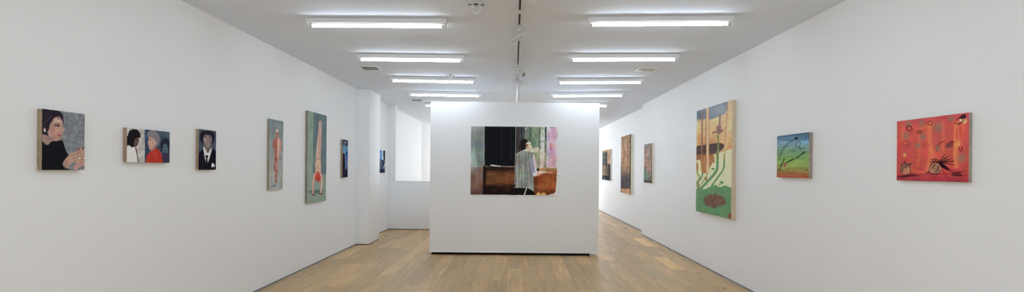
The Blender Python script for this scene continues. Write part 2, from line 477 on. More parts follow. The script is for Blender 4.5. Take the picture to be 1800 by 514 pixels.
# ------------------------------------------------------------------ freestanding partition
PWY = 7.74
pl, pr = -1.328, 1.285
part = thing('partition_wall', ((pl + pr) / 2, PWY + 0.15, 0), 'freestanding white partition wall with the large painting of a figure at a window', 'partition')
hw = (pr - pl) / 2
MB().box(-hw, hw, -0.15, 0.15, 0.038, 2.370, 0.004).build('panel', M['partition'], part)
MB().box(-hw + 0.03, hw - 0.13, -0.125, 0.12, 0.0, 0.040, 0.002).build('plinth', M['black_base'], part)
tr = MB(); tr.box(-hw - .002, hw + .002, -0.153, -0.1502, 0.038, 0.058, 0.001).build('bottom_edge_bead', M['wall'], part)

# ------------------------------------------------------------------ fluorescent fittings
TDROP = 0.068
def make_fixture():
    r = thing('fluorescent_light', (0, 0, 0), '', 'light')
    L = 1.275 / 2
    h = MB()
    h.prism([(-0.036, -0.004), (-0.039, -0.047), (-0.037, -0.047), (-0.033, -0.040), (0.033, -0.040), (0.037, -0.047), (0.039, -0.047), (0.036, -0.004)], -L, L)
    h.box(-L + 0.04, L - 0.04, -0.024, 0.024, -0.006, 0.0)
    h.build('housing', M['enamel'], r)
    lip = MB()
    for s in (-1, 1):
        lip.box(-L + 0.004, L - 0.004, min(s * 0.036, s * 0.0405), max(s * 0.036, s * 0.0405), -0.0475, -0.0445)
    lip.build('side_lip', M['enamel'], r)
    for s in (-1, 1):
        e = MB().box(min(s * L, s * (L + 0.004)), max(s * L, s * (L + 0.004)), -0.037, 0.037, -0.046, -0.005, 0.0015)
        e.build('end_cap', M['plastic'], r)
        hl = MB()
        xa, xb = sorted((s * (L - 0.004), s * (L - 0.020)))
        hl.prism([(-0.017, -0.040), (-0.017, -0.075), (-0.010, -0.088), (0.010, -0.088), (0.017, -0.075), (0.017, -0.040)], xa, xb)
        hl.build('lamp_holder', M['plastic'], r)
    tl = 0.605
    # tube: lit lower two thirds, metal spine along the top
    R = 0.0125
    arc = [math.radians(a) for a in range(-205, 26, 10)]
    t = MB().prism([(R * math.cos(a), -TDROP + R * math.sin(a)) for a in arc], -tl + .012, tl - .012).build('tube', M['tube'], r)
    arc2 = [math.radians(a) for a in range(25, 156, 10)]
    MB().prism([(R * 1.03 * math.cos(a), -TDROP + 0.0004 + R * 1.03 * math.sin(a)) for a in arc2], -tl + .012, tl - .012).build('spine', M['enamel_grey'], t)
    for s in (-1, 1):
        MB().lathe((s * (tl - 0.012), 0, -TDROP), (s, 0, 0), [(0, 0.0131), (0.016, 0.0131), (0.019, 0.010), (0.019, 0.003), (0.027, 0.003)], 20).build('ferrule', M['ferrule'], t)
    return r
fix0 = make_fixture(); used = [False]
def place_fixture(a, c, label, beam=False):
    z = CEIL - TDROP
    A, B = at_z(*a, z), at_z(*c, z)
    d = B - A; rz = math.atan2(d.y, d.x); mid = (A + B) / 2
    f = fix0 if not used[0] else copy_tree(fix0)
    used[0] = True
    f.location = (mid.x, mid.y, CEIL - (0.006 if beam else 0)); f.rotation_euler = (0, 0, rz)
    f['label'] = label; f['category'] = 'light'; f['group'] = 'fluorescent lights in two ceiling rows'
    return mid
P = []
P.append(place_fixture((545.8, 45.3), (780, 46.8), 'white batten with one lit tube, left row, nearest the camera'))
P.append(place_fixture((1042, 43.8), (1278.5, 42.2), 'white batten with one lit tube, right row, nearest the camera'))
P.append(place_fixture((633, 105.2), (811, 107.4), 'lit white batten, second in the left row, in front of an air vent'))
P.append(place_fixture((1007, 106.0), (1186, 105.6), 'lit white batten, second in the right row, in front of an air vent'))
P.append(place_fixture((691, 142.8), (831, 145.3), 'lit white batten, third from the camera in the left row, behind a caged sprinkler'))
P.append(place_fixture((984.5, 146.3), (1126, 146.0), 'lit white batten, third from the camera in the right row'))
P.append(place_fixture((722.5, 166.8), (842, 169), 'lit white batten, fourth from the camera in the left row, just above the partition', True))
P.append(place_fixture((972.5, 169.2), (1093, 168.4), 'lit white batten, fourth from the camera in the right row, just above the partition', True))
def place_fixture_xy(x, y, label):
    f = copy_tree(fix0); f.location = (x, y, CEIL); f.rotation_euler = (0, 0, 0.004 if x > 0 else 0)
    f['label'] = label; f['category'] = 'light'; f['group'] = 'fluorescent lights in two ceiling rows'
l5 = at_z(749, 186.4, CEIL - TDROP); r5 = at_z(1066, 186.9, CEIL - TDROP)
place_fixture_xy(l5.x + 0.595, l5.y, 'lit white batten mostly hidden behind the left end of the partition')
place_fixture_xy(r5.x - 0.595, r5.y, 'lit white batten mostly hidden behind the right end of the partition')
for y in (11.75, 13.2):  # unseen fittings added to light the far end, carrying both rows on
    for x, nm in ((-1.26, 'left'), (1.27, 'right')):
        place_fixture_xy(x, y, 'added, unseen lit white batten over the stair, %s row, %s behind the partition' % (nm, 'first' if y < 12 else 'second'))
print('fixtures', [tuple(round(c, 2) for c in p) for p in P], tuple(l5), tuple(r5))

# unseen area lights added for fill, continuing both lamp rows towards and behind the camera
def row_fill(x, y, w):
    d = bpy.data.lights.new('row_fill', 'AREA'); d.shape = 'RECTANGLE'; d.size = 1.2; d.size_y = 0.05
    d.energy = w; d.color = (0.88, 1.0, 1.125)
    o = bpy.data.objects.new('row_fill', d); COL.objects.link(o)
    o.location = (x, y, CEIL - 0.06)
REAR_W = 2.6
for y in (3.1, 1.65, 0.2, -1.25):
    for x in (-1.25, 1.27):
        row_fill(x, y, REAR_W)

# ------------------------------------------------------------------ air vents
def make_vent():
    r = thing('air_vent', (0, 0, 0), '', 'vent')
    h, w = 0.135, 0.026
    f = MB()
    f.box(-h, h, -h, -h + w, -0.008, 0, 0.002).box(-h, h, h - w, h, -0.008, 0, 0.002)
    f.box(-h, -h + w, -h + w, h - w, -0.008, 0, 0.002).box(h - w, h, -h + w, h - w, -0.008, 0, 0.002)
    f.build('frame', M['enamel'], r)
    MB().box(-h + w, h - w, -h + w, h - w, -0.0012, 0).build('duct_opening', M['grille_dark'], r)
    s = MB()
    n = 9
    for k in range(n):
        x = -h + w + (k + .5) * (2 * h - 2 * w) / n
        s.prism_y([(x - 0.006, -0.002), (x - 0.0045, -0.002), (x + 0.004, -0.0075), (x + 0.0025, -0.0075)], -h + w, h - w)
    for y in (-0.036, 0.036):
        s.box(-h + w, h - w, y - 0.002, y + 0.002, -0.0075, -0.002)
    s.build('slats', M['plastic'], r)
    return r
v0 = make_vent()
vs = [((650.5, 119.8), 'white square air vent by the left wall, beside the second light'),
      ((1137, 121.7), 'white square air vent by the right wall, beside the second light'),
      ((732.3, 176.1), 'small distant air vent left of the partition top')]
for i, (p, lb) in enumerate(vs):
    o = v0 if i == 0 else copy_tree(v0)
    o.location = at_z(*p, CEIL); o['label'] = lb; o['category'] = 'vent'; o['group'] = 'ceiling air vents'

# ------------------------------------------------------------------ caged sprinklers
def make_sprinkler():
    r = thing('fire_sprinkler', (0, 0, 0), '', 'sprinkler')
    MB().lathe((0, 0, 0), (0, 0, -1), [(0, 0.024), (0.004, 0.024), (0.010, 0.018), (0.012, 0.012)], 28).build('escutcheon', M['dark'], r)
    h = MB().lathe((0, 0, -0.010), (0, 0, -1), [(0, 0.010), (0.014, 0.010), (0.016, 0.007), (0.022, 0.006)], 16)
    for s in (-1, 1):
        h.tube([(s * 0.006, 0, -0.024), (s * 0.013, 0, -0.032), (s * 0.012, 0, -0.044), (s * 0.003, 0, -0.054)], 0.002, 6)
    h.cyl((0, 0, -0.028), (0, 0, -0.054), 0.0025, n=8)
    d = h.build('head', M['chrome'], r)
    de = MB().cyl((0, 0, -0.055), (0, 0, -0.057), 0.006, n=16)
    for k in range(12):
        a = 2 * math.pi * k / 12
        c, s_ = math.cos(a), math.sin(a)
        de.tube([(0.005 * c, 0.005 * s_, -0.056), (0.016 * c, 0.016 * s_, -0.057)], 0.0018, 5)
    de.build('deflector', M['chrome'], r)
    g = MB()
    def ring(rad, z, rr): g.tube([(rad * math.cos(t), rad * math.sin(t), z) for t in np.linspace(0, 2 * math.pi, 32, endpoint=False)], rr, 6, True)
    ring(0.050, -0.012, 0.0022); ring(0.044, -0.045, 0.0018); ring(0.034, -0.078, 0.0022)
    for k in range(8):
        a = 2 * math.pi * (k + .5) / 8; c, s_ = math.cos(a), math.sin(a)
        g.tube([(0.050 * c, 0.050 * s_, -0.012), (0.044 * c, 0.044 * s_, -0.045), (0.034 * c, 0.034 * s_, -0.078), (0.004 * c, 0.004 * s_, -0.082)], 0.0017, 6)
    g.build('wire_guard', M['enamel'], r)
    for s in (-1, 1):
        cl = MB()
        cl.tube([(s * 0.034, 0, -0.008), (s * 0.058, 0.004, -0.010)], 0.004, 8)
        cl.cyl((s * 0.058, 0.004, -0.014), (s * 0.058, 0.004, -0.004), 0.006, n=10)
        cl.build('clamp', M['dark'], r)
    return r
s0 = make_sprinkler()
ss = [(at_z(837, 6.5, CEIL), 'caged fire sprinkler on the ceiling at the top edge, left of the lighting track'),
      (at_z(791.5, 131.5, CEIL), 'caged fire sprinkler in front of the third light of the left row'),
      (Vector((0.118, 3.845, CEIL)), 'caged fire sprinkler cut by the top edge, right of the lighting track')]
for i, (p, lb) in enumerate(ss):
    o = s0 if i == 0 else copy_tree(s0)
    o.location = p; o['label'] = lb; o['category'] = 'sprinkler'; o['group'] = 'caged ceiling sprinklers'

# ------------------------------------------------------------------ lighting track and spotlights
ta, tb = at_z(914.2, 0, CEIL), at_z(908.2, 178.5, CEIL)
def tx(y):
    return ta.x + (tb.x - ta.x) * (y - ta.y) / (tb.y - ta.y)
yaw_t = math.atan2(-(tb.x - ta.x), tb.y - ta.y)
Y0 = 2.6
tr_ = thing('lighting_track', (tx(Y0), Y0, CEIL), 'white lighting track running down the middle of the ceiling', 'lighting track', None, yaw_t)
LT = tb.y - Y0
ends = [at_z(913, 44, CEIL).y - Y0, at_z(911.5, 111.5, CEIL).y - Y0]
def rail(y0, y1, w, h):
    mb = MB(); t = 0.0125
    prof = [(-w / 2, 0), (-w / 2, -h), (-w / 2 + t, -h), (-w / 2 + t, -0.006), (w / 2 - t, -0.006), (w / 2 - t, -h), (w / 2, -h), (w / 2, 0)]
    return mb.prism_y(prof, y0, y1)
RW = 0.042
rail(0, ends[0], RW, 0.022).build('rail', M['track'], tr_)
rail(ends[0], ends[1], RW, 0.022).build('rail', M['track'], tr_)
for (a, c) in ((0, ends[0]), (ends[0], ends[1])):
    MB().box(-RW / 2 + 0.0125, RW / 2 - 0.0125, a + .03, c - .05, -0.009, -0.006).build('conductor_slot', M['slot'], tr_)
for y, l in ((at_z(913.6, 17, CEIL).y - Y0, .07), (ends[0], 0.11), (ends[1] + .03, 0.12)):
    MB().box(-RW / 2 - .001, RW / 2 + .001, y - l / 2, y + l / 2, -0.0245, 0, 0.002).build('connector', M['track'], tr_)
MB().box(-0.011, 0.011, ends[1] + .05, LT, -0.018, 0, 0.003).build('conduit', M['conduit'], tr_)
for y in (LT - 0.42, LT - 0.12):
    MB().box(-0.0125, 0.0125, y, y + .06, -0.0195, 0, 0.002).build('conduit_clip', M['dark'], tr_)

def make_spot(rail_y, base_px, tip_px, dist_base, dist_tip, label, lens, lip=False):
    """base/tip: pixel and depth of the back and the front centre of the lamp head"""
    A = at_y(*base_px, dist_base); B = at_y(*tip_px, dist_tip)
    x = tx(rail_y)
    r = thing('track_spotlight', (x, rail_y, CEIL - 0.022), label, 'spotlight', 'spotlights on the ceiling track', 0)
    o = Vector((x, rail_y, CEIL - 0.022)); A = A - o; B = B - o
    ax = (B - A).normalized(); L = (B - A).length; R = 0.0335
    MB().box(-0.016, 0.016, -0.045, 0.045, -0.030, 0.004, 0.003).build('adapter', M['track'], r)
    mid = A.lerp(B, 0.42)
    up = Vector((0, 0, 1)); side = (up - ax * up.dot(ax)).normalized()
    joint = mid + side * (R + 0.004)
    MB().tube([(0, 0, -0.028), (0, 0, -0.040), tuple(joint)], 0.009, 12).build('stem', M['track'], r)
    h = MB().lathe(A, ax, [(0, R * .80), (0.006, R * .96), (0.012, R), (L - 0.03, R), (L - 0.028, R * 0.965), (L - 0.024, R * 0.965), (L - 0.022, R), (L, R), (L, R * .86), (L - 0.012, R * .80)], 36)
    hd = h.build('head', M['spot'], r)
    MB().lathe(A + ax * (L - 0.013), ax, [(0, R * .79), (0.004, R * .76), (0.006, R * .4)], 30).build('lens', lens, hd)
    q = MB()
    q.lathe(A - ax * 0.006, ax, [(0, R * .35), (0.008, R * .42)], 20)
    q.build('rear_cap', M['track'], hd)
    if lip:
        s2 = ax.cross(side)
        MB().tube([tuple(A + side * R * .9), tuple(A - ax * .016 + side * R * 1.15), tuple(A - ax * .022 + side * R * .55)], 0.0045, 8).build('aiming_handle', M['spot'], r)
    return r
yr = [at_z(912.8, 47, CEIL).y, at_z(911.0, 119, CEIL).y, at_z(910.2, 137, CEIL).y]
make_spot(yr[0] + .02, (921.5, 58.5), (899, 71.5), 4.74, 4.86, 'largest and nearest track spotlight, aimed towards the left wall', M['lens'], True)
make_spot(yr[1] - .05, (905.5, 125.8), (921, 131.8), 6.55, 6.47, 'middle track spotlight, grey lens facing right, just in front of the farthest one', M['greylens'])
make_spot(yr[2] - .05, (905, 141.8), (922, 147.0), 7.22, 7.12, 'farthest track spotlight, white lens facing right, at the end of the wide rail', M['lens'])

# ------------------------------------------------------------------ painting tools
def smooth_noise(h, w, cells, seed):
    r = np.random.default_rng(seed)
    gy, gx = max(2, int(cells[1]) + 2), max(2, int(cells[0]) + 2)
    g = r.random((gy, gx))
    yy = np.linspace(0, gy - 1.001, h); xx = np.linspace(0, gx - 1.001, w)
    y0 = yy.astype(int); x0 = xx.astype(int); fy = (yy - y0)[:, None]; fx = (xx - x0)[None, :]
    fy = fy * fy * (3 - 2 * fy); fx = fx * fx * (3 - 2 * fx)
    a = g[y0][:, x0]; b_ = g[y0][:, x0 + 1]; c = g[y0 + 1][:, x0]; d = g[y0 + 1][:, x0 + 1]
    return (a * (1 - fx) + b_ * fx) * (1 - fy) + (c * (1 - fx) + d * fx) * fy
class Art:
    """a small paint box: shapes given in the coordinates of a sketch quad, laid on a flat u,v canvas"""
    def __init__(self, w, h, res, quad, seed=1):
        self.W = max(24, int(w * res)); self.H = max(24, int(h * res))
        self.w, self.h = w, h
        self.q = quad                                   # (xl, ytl, ybl, xr, ytr, ybr)
        self.img = np.zeros((self.H, self.W, 3)); self.seed = seed
        self.U, self.V = np.meshgrid((np.arange(self.W) + .5) / self.W, (np.arange(self.H) + .5) / self.H)
        xl, ytl, ybl, xr, ytr, ybr = quad
        hl, hr = ybl - ytl, ybr - ytr
        # sketch coordinates of every canvas cell
        if abs(hl - hr) < 1e-6 * hl:
            s = self.U
        else:
            hx = 1 / (1 / hl + self.U * (1 / hr - 1 / hl)); s = (hx - hl) / (hr - hl)
        self.X = xl + s * (xr - xl)
        yt = ytl + s * (ytr - ytl); yb = ybl + s * (ybr - ybl)
        self.Y = yt + self.V * (yb - yt)
    def n(self, cx, cy): self.seed += 1; return smooth_noise(self.H, self.W, (cx, cy), self.seed)
    def mix(self, mask, col):
        c = np.asarray(col, float)
        self.img = self.img * (1 - mask[..., None]) + c * mask[..., None]
    def fill(self, col): self.img[:] = np.asarray(col, float)
    def vgrad(self, stops):
        ys = [s[0] for s in stops]
        for k in range(3): self.img[..., k] = np.interp(self.Y, ys, [s[1][k] for s in stops])
    def sd(self, pts, closed=True):
        P_ = np.asarray(pts, float); n = len(P_); d = np.full(self.X.shape, 1e9); ins = np.zeros(self.X.shape, bool)
        for i in range(n if closed else n - 1):
            a, b_ = P_[i], P_[(i + 1) % n]
            e = b_ - a; wx, wy = self.X - a[0], self.Y - a[1]
            t = np.clip((wx * e[0] + wy * e[1]) / (e @ e + 1e-9), 0, 1)
            d = np.minimum(d, np.hypot(wx - t * e[0], wy - t * e[1]))
            if closed:
                c = ((a[1] > self.Y) != (b_[1] > self.Y)) & (self.X < (b_[0] - a[0]) * (self.Y - a[1]) / (b_[1] - a[1] + 1e-12) + a[0])
                ins ^= c
        return np.where(ins, -d, d) if closed else d
    def poly(self, pts, col, soft=3.0, op=1.0, rough=0.0):
        d = self.sd(smooth_pts(pts))
        if rough: d = d + (self.n(30, 30) - .5) * rough
        self.mix(op * np.clip(.5 - d / soft, 0, 1), col)
    def rect(self, x0, x1, y0, y1, col, soft=3.0, op=1.0, rough=0.0):
        d = np.maximum(np.maximum(x0 - self.X, self.X - x1), np.maximum(y0 - self.Y, self.Y - y1))
        if rough: d = d + (self.n(30, 30) - .5) * rough
        self.mix(op * np.clip(.5 - d / soft, 0, 1), col)
    def ell(self, cx, cy, rx, ry, col, soft=0.3, op=1.0, rough=0.0):
        d = np.hypot((self.X - cx) / rx, (self.Y - cy) / ry)
        if rough: d = d + (self.n(24, 24) - .5) * rough
        self.mix(op * np.clip((1 + soft / 2 - d) / soft, 0, 1), col)
    def stroke(self, pts, wd, col, soft=2.0, op=1.0, taper=False):
        P_ = smooth_line(pts)
        if taper:
            m = np.zeros(self.X.shape); n = len(P_)
            for i in range(n - 1):
                t = (i + .5) / (n - 1); ww = wd * (0.25 + 0.75 * math.sin(math.pi * t))
                d = self.sd([P_[i], P_[i + 1]], False) - ww / 2
                m = np.maximum(m, np.clip(.5 - d / soft, 0, 1))
            self.mix(op * m, col)
        else:
            d = self.sd(P_, False) - wd / 2
            self.mix(op * np.clip(.5 - d / soft, 0, 1), col)
    def loop(self, cx, cy, rx, ry, wd, col, rot=0.0, op=1.0, a0=0, a1=6.4):
        t = np.linspace(a0, a1, 20)
        x = rx * np.cos(t); y = ry * np.sin(t)
        self.stroke(list(zip(cx + x * math.cos(rot) - y * math.sin(rot), cy + x * math.sin(rot) + y * math.cos(rot))), wd, col, op=op)
    def grain(self, amp, cx, cy):
        self.img *= (1 + amp * (self.n(cx, cy) - .5) * 2)[..., None]
    def hue(self, amp, cx, cy):
        for k in range(3): self.img[..., k] *= 1 + amp * (self.n(cx, cy) - .5) * 2
    def desat(self, f):
        g = self.img.mean(axis=2, keepdims=True); self.img = g + (self.img - g) * f
    def specks(self, amp): self.img *= (1 + amp * rng.normal(size=self.X.shape))[..., None]
def smooth_line(pts, it=2):
    P_ = [np.asarray(p, float) for p in pts]
    if len(P_) < 3: return P_
    for _ in range(it):
        Q = [P_[0]]
        for a, b_ in zip(P_[:-1], P_[1:]): Q += [a * .75 + b_ * .25, a * .25 + b_ * .75]
        P_ = Q + [P_[-1]]
    return P_
def smooth_pts(pts):
    """round each corner of a closed outline a little"""
    P_ = [np.asarray(p, float) for p in pts]; Q = []
    for i in range(len(P_)):
        a, b_ = P_[i], P_[(i + 1) % len(P_)]
        Q += [a * .88 + b_ * .12, a * .12 + b_ * .88]
    return Q

GAIN = 1.68
def paint_sheet(name, art, w, h, mat, parent, xf, ragged=0.0, seed=0):
    """dense sheet of paint with real thickness; xf maps (across, up, out) in metres to local coordinates"""
    nx, ny = art.W, art.H
    colr = np.clip(lin(np.clip(art.img, 0, 255)) * GAIN, 0.003, 0.90)
    xs = np.linspace(-w / 2, w / 2, nx + 1); zs = np.linspace(h / 2, -h / 2, ny + 1)
    ex = np.zeros((ny + 1, 2)); ez = np.zeros((nx + 1, 2))
    if ragged:
        r = np.random.default_rng(seed)
        ex[:, 1] = -ragged * smooth_noise(ny + 1, 4, (4, 26), seed)[:, 1] ; ez[:, 0] = -0.4 * ragged * smooth_noise(4, nx + 1, (30, 4), seed + 1)[1]
        ez[:, 1] = 0.6 * ragged * smooth_noise(4, nx + 1, (30, 4), seed + 2)[1]
    verts = []
    for j in range(ny + 1):
        for i in range(nx + 1):
            x, z = xs[i], zs[j]
            if i == nx: x += ex[j, 1]
            if j == 0: z += ez[i, 0]
            if j == ny: z += ez[i, 1]
            verts.append(xf(x, z, 0.0))
    faces = []
    for j in range(ny):
        for i in range(nx):
            a = j * (nx + 1) + i
            faces.append((a, a + nx + 1, a + nx + 2, a + 1))
    # skirt back to the support
    border = [i for i in range(nx + 1)] + [j * (nx + 1) + nx for j in range(1, ny + 1)] + [ny * (nx + 1) + i for i in range(nx - 1, -1, -1)] + [j * (nx + 1) for j in range(ny - 1, 0, -1)]
    b0 = len(verts)
    for k in border:
        i, j = k % (nx + 1), k // (nx + 1)
        verts.append(xf(xs[i] + (ex[j, 1] if i == nx else 0), zs[j] + (ez[i, 0] if j == 0 else 0) + (ez[i, 1] if j == ny else 0), -0.0018))
    nb = len(border)
    for k in range(nb):
        faces.append((border[k], border[(k + 1) % nb], b0 + (k + 1) % nb, b0 + k))
    me = bpy.data.meshes.new(name); me.from_pydata([tuple(v) for v in verts], [], faces)
    ca = me.attributes.new('pigment', 'FLOAT_COLOR', 'FACE')
    arr = np.ones((len(faces), 4), np.float32)
    arr[:nx * ny, :3] = colr.reshape(-1, 3)
    edge = [min(k // (nx + 1), ny - 1) * nx + min(k % (nx + 1), nx - 1) for k in border]
    arr[nx * ny:, :3] = colr.reshape(-1, 3)[edge]
    ca.data.foreach_set('color', arr.ravel())
    me.materials.append(mat)
    o = bpy.data.objects.new(name, me); COL.objects.link(o); o.parent = parent
    return o

def wall_painting(side, X, t, px, label, art_fn, edge_mat, sheet_mat='oil', res=None, lip=0.0, bev=0.003, tack=True):
    """px: left x, top-left y, bottom-left y, right x, top-right y, bottom-right y in the photograph"""
    s = 1 if side == 'left' else -1                  # outward direction along X
    Xf = X + s * t
    xl, ytl, ybl, xr, ytr, ybr = px
    A, B = at_x(xl, ytl, Xf), at_x(xl, ybl, Xf); C_, D = at_x(xr, ytr, Xf), at_x(xr, ybr, Xf)
    z1 = (A.z + C_.z) / 2; z0 = (B.z + D.z) / 2; ya, yb = A.y, C_.y
    w = abs(yb - ya); h = z1 - z0; yc = (ya + yb) / 2; zc = (z0 + z1) / 2
    r = thing('painting', (X, yc, zc), label, 'painting', 'paintings hung on the %s wall' % side)
    c = MB()
    xa, xb = sorted((0.0, s * (t - 0.0012)))
    c.box(xa, xb, -w / 2, w / 2, -h / 2, h / 2, bev, 2)
    c.build('canvas_edge', edge_mat, r)
    art = art_fn(w, h); art.desat(.86); art.img = art.img * 1.02 - 5
    # seen from inside the room, 'across' runs to the right of the viewer
    if side == 'left': xf = lambda x, z, o: (t + o, x, z)
    else: xf = lambda x, z, o: (-(t + o), -x, z)
    paint_sheet('painted_face', art, w - 2 * lip, h - 2 * lip, M[sheet_mat], r, xf, 0.0)
    if tack:                                          # staples / tacks along the near turned edge
        k = MB(); near = -w / 2
        n = max(3, int(h / 0.09))
        for i in range(n):
            z = -h / 2 + (i + .5) * h / n
            k.cyl((s * t * .5, near - .0016, z), (s * t * .5, near + .002, z), 0.0032, n=10)
        k.build('tack', M['brass_hw'], r) if False else k.bm.free()
    print('painting', label[:40], 'w %.3f h %.3f y %.2f' % (w, h, yc))
    return r

# ------------------------------------------------------------------ the pictures
def art_woman(w, h):
    a = Art(w, h, 520, (98, 48, 470, 391, 80, 470), 10)
    a.fill((112, 116, 121)); a.grain(.10, 14, 18); a.grain(.16, 90, 110)
    hair = (42, 35, 45); skin = (166, 134, 122); blk = (27, 27, 32)
    a.poly([(90, 40), (205, 55), (238, 85), (246, 130), (236, 160), (180, 210), (140, 235), (90, 250)], hair, 5)
    a.poly([(90, 255), (120, 290), (150, 272), (200, 262), (238, 262), (262, 340), (275, 362), (300, 370), (262, 390), (236, 430), (260, 458), (320, 475), (395, 475), (395, 490), (90, 490)], blk, 6)
    a.poly([(98, 222), (150, 235), (205, 258), (190, 270), (160, 272), (140, 298), (122, 296), (98, 272)], (140, 116, 108), 5)
    a.poly([(138, 150), (158, 112), (190, 92), (218, 100), (234, 128), (236, 152), (240, 175), (251, 196), (247, 206), (236, 210), (236, 220), (230, 226), (232, 236), (222, 246), (218, 262), (196, 270), (168, 258), (145, 238), (130, 205)], skin, 4)
    a.ell(205, 240, 34, 26, (140, 108, 96), 1.4, .5); a.ell(176, 205, 32, 30, (178, 120, 108), 1.2, .6); a.ell(208, 128, 26, 24, (186, 156, 142), 1.4, .6); a.ell(238, 180, 9, 26, (150, 116, 104), 1.2, .5)
    a.ell(160, 160, 20, 40, (132, 104, 100), 1.4, .5)
    a.poly([(128, 140), (160, 100), (200, 78), (232, 92), (230, 112), (205, 96), (175, 112), (150, 150), (140, 200), (120, 210)], hair, 5)
    for p in ([(205, 85), (222, 100), (226, 122)], [(190, 88), (204, 104), (208, 118)], [(170, 95), (168, 115), (160, 135)]):
        a.stroke(p, 6, hair, 3)
    for k in range(7):
        a.stroke([(112 + 14 * k, 62 + 2 * k), (108 + 9 * k, 92 + k), (104 + 5 * k, 170 - 7 * k)], 4, (66, 54, 64), 6, .4)
    a.stroke([(180, 152), (198, 146), (218, 150)], 4, (70, 52, 50), 3)
    a.stroke([(184, 166), (200, 160), (216, 165)], 5, (50, 38, 40), 3)
    a.ell(207, 167, 6, 5, (34, 26, 30), .8); a.ell(200, 158, 20, 9, (124, 94, 88), 1.3, .5); a.stroke([(182, 164), (200, 157), (218, 162)], 4, (60, 44, 44), 3, .9)
    a.stroke([(236, 205), (224, 206), (222, 198)], 3, (125, 88, 80), 3, .8)
    a.poly([(206, 226), (222, 222), (232, 228), (222, 240), (208, 236)], (150, 84, 84), 4)
    a.stroke([(205, 231), (231, 230)], 2, (95, 55, 56), 2)
    a.ell(150, 250, 30, 14, (120, 95, 90), 1.2, .5)
    a.ell(114, 192, 9, 14, (160, 124, 114), .6); a.ell(115, 201, 5.5, 6, (240, 240, 235), .5)
    # hands
    sk = (166, 134, 116)
    a.poly([(238, 428), (262, 388), (292, 356), (326, 342), (352, 330), (372, 335), (366, 362), (392, 366), (392, 412), (352, 424), (318, 412), (292, 430), (276, 460)], sk, 5)
    a.poly([(316, 446), (340, 412), (372, 402), (395, 380), (395, 436), (362, 448), (338, 470), (318, 464)], (170, 130, 120), 5)
    a.poly([(345, 330), (372, 315), (392, 330), (392, 380), (372, 362), (366, 345)], (170, 132, 122), 4)
    for p in ([(300, 372), (335, 358), (365, 352)], [(308, 392), (340, 384), (376, 378)], [(318, 410), (350, 402), (385, 394)], [(352, 330), (368, 350), (378, 380)], [(376, 322), (384, 350), (388, 372)], [(330, 440), (352, 424), (385, 410)]):
        a.stroke(p, 3, (105, 70, 66), 3, .8)
    a.ell(262, 430, 16, 26, (140, 104, 96), 1.2, .6)
    a.ell(349, 326, 7, 5, (120, 36, 44), .5); a.ell(378, 322, 7, 5, (120, 36, 44), .5); a.ell(345, 346, 6, 4, (128, 40, 46), .5)
    a.ell(357, 390, 5.5, 6, (240, 238, 230), .5)
    a.grain(.10, 70, 90); a.specks(.035)
    return a
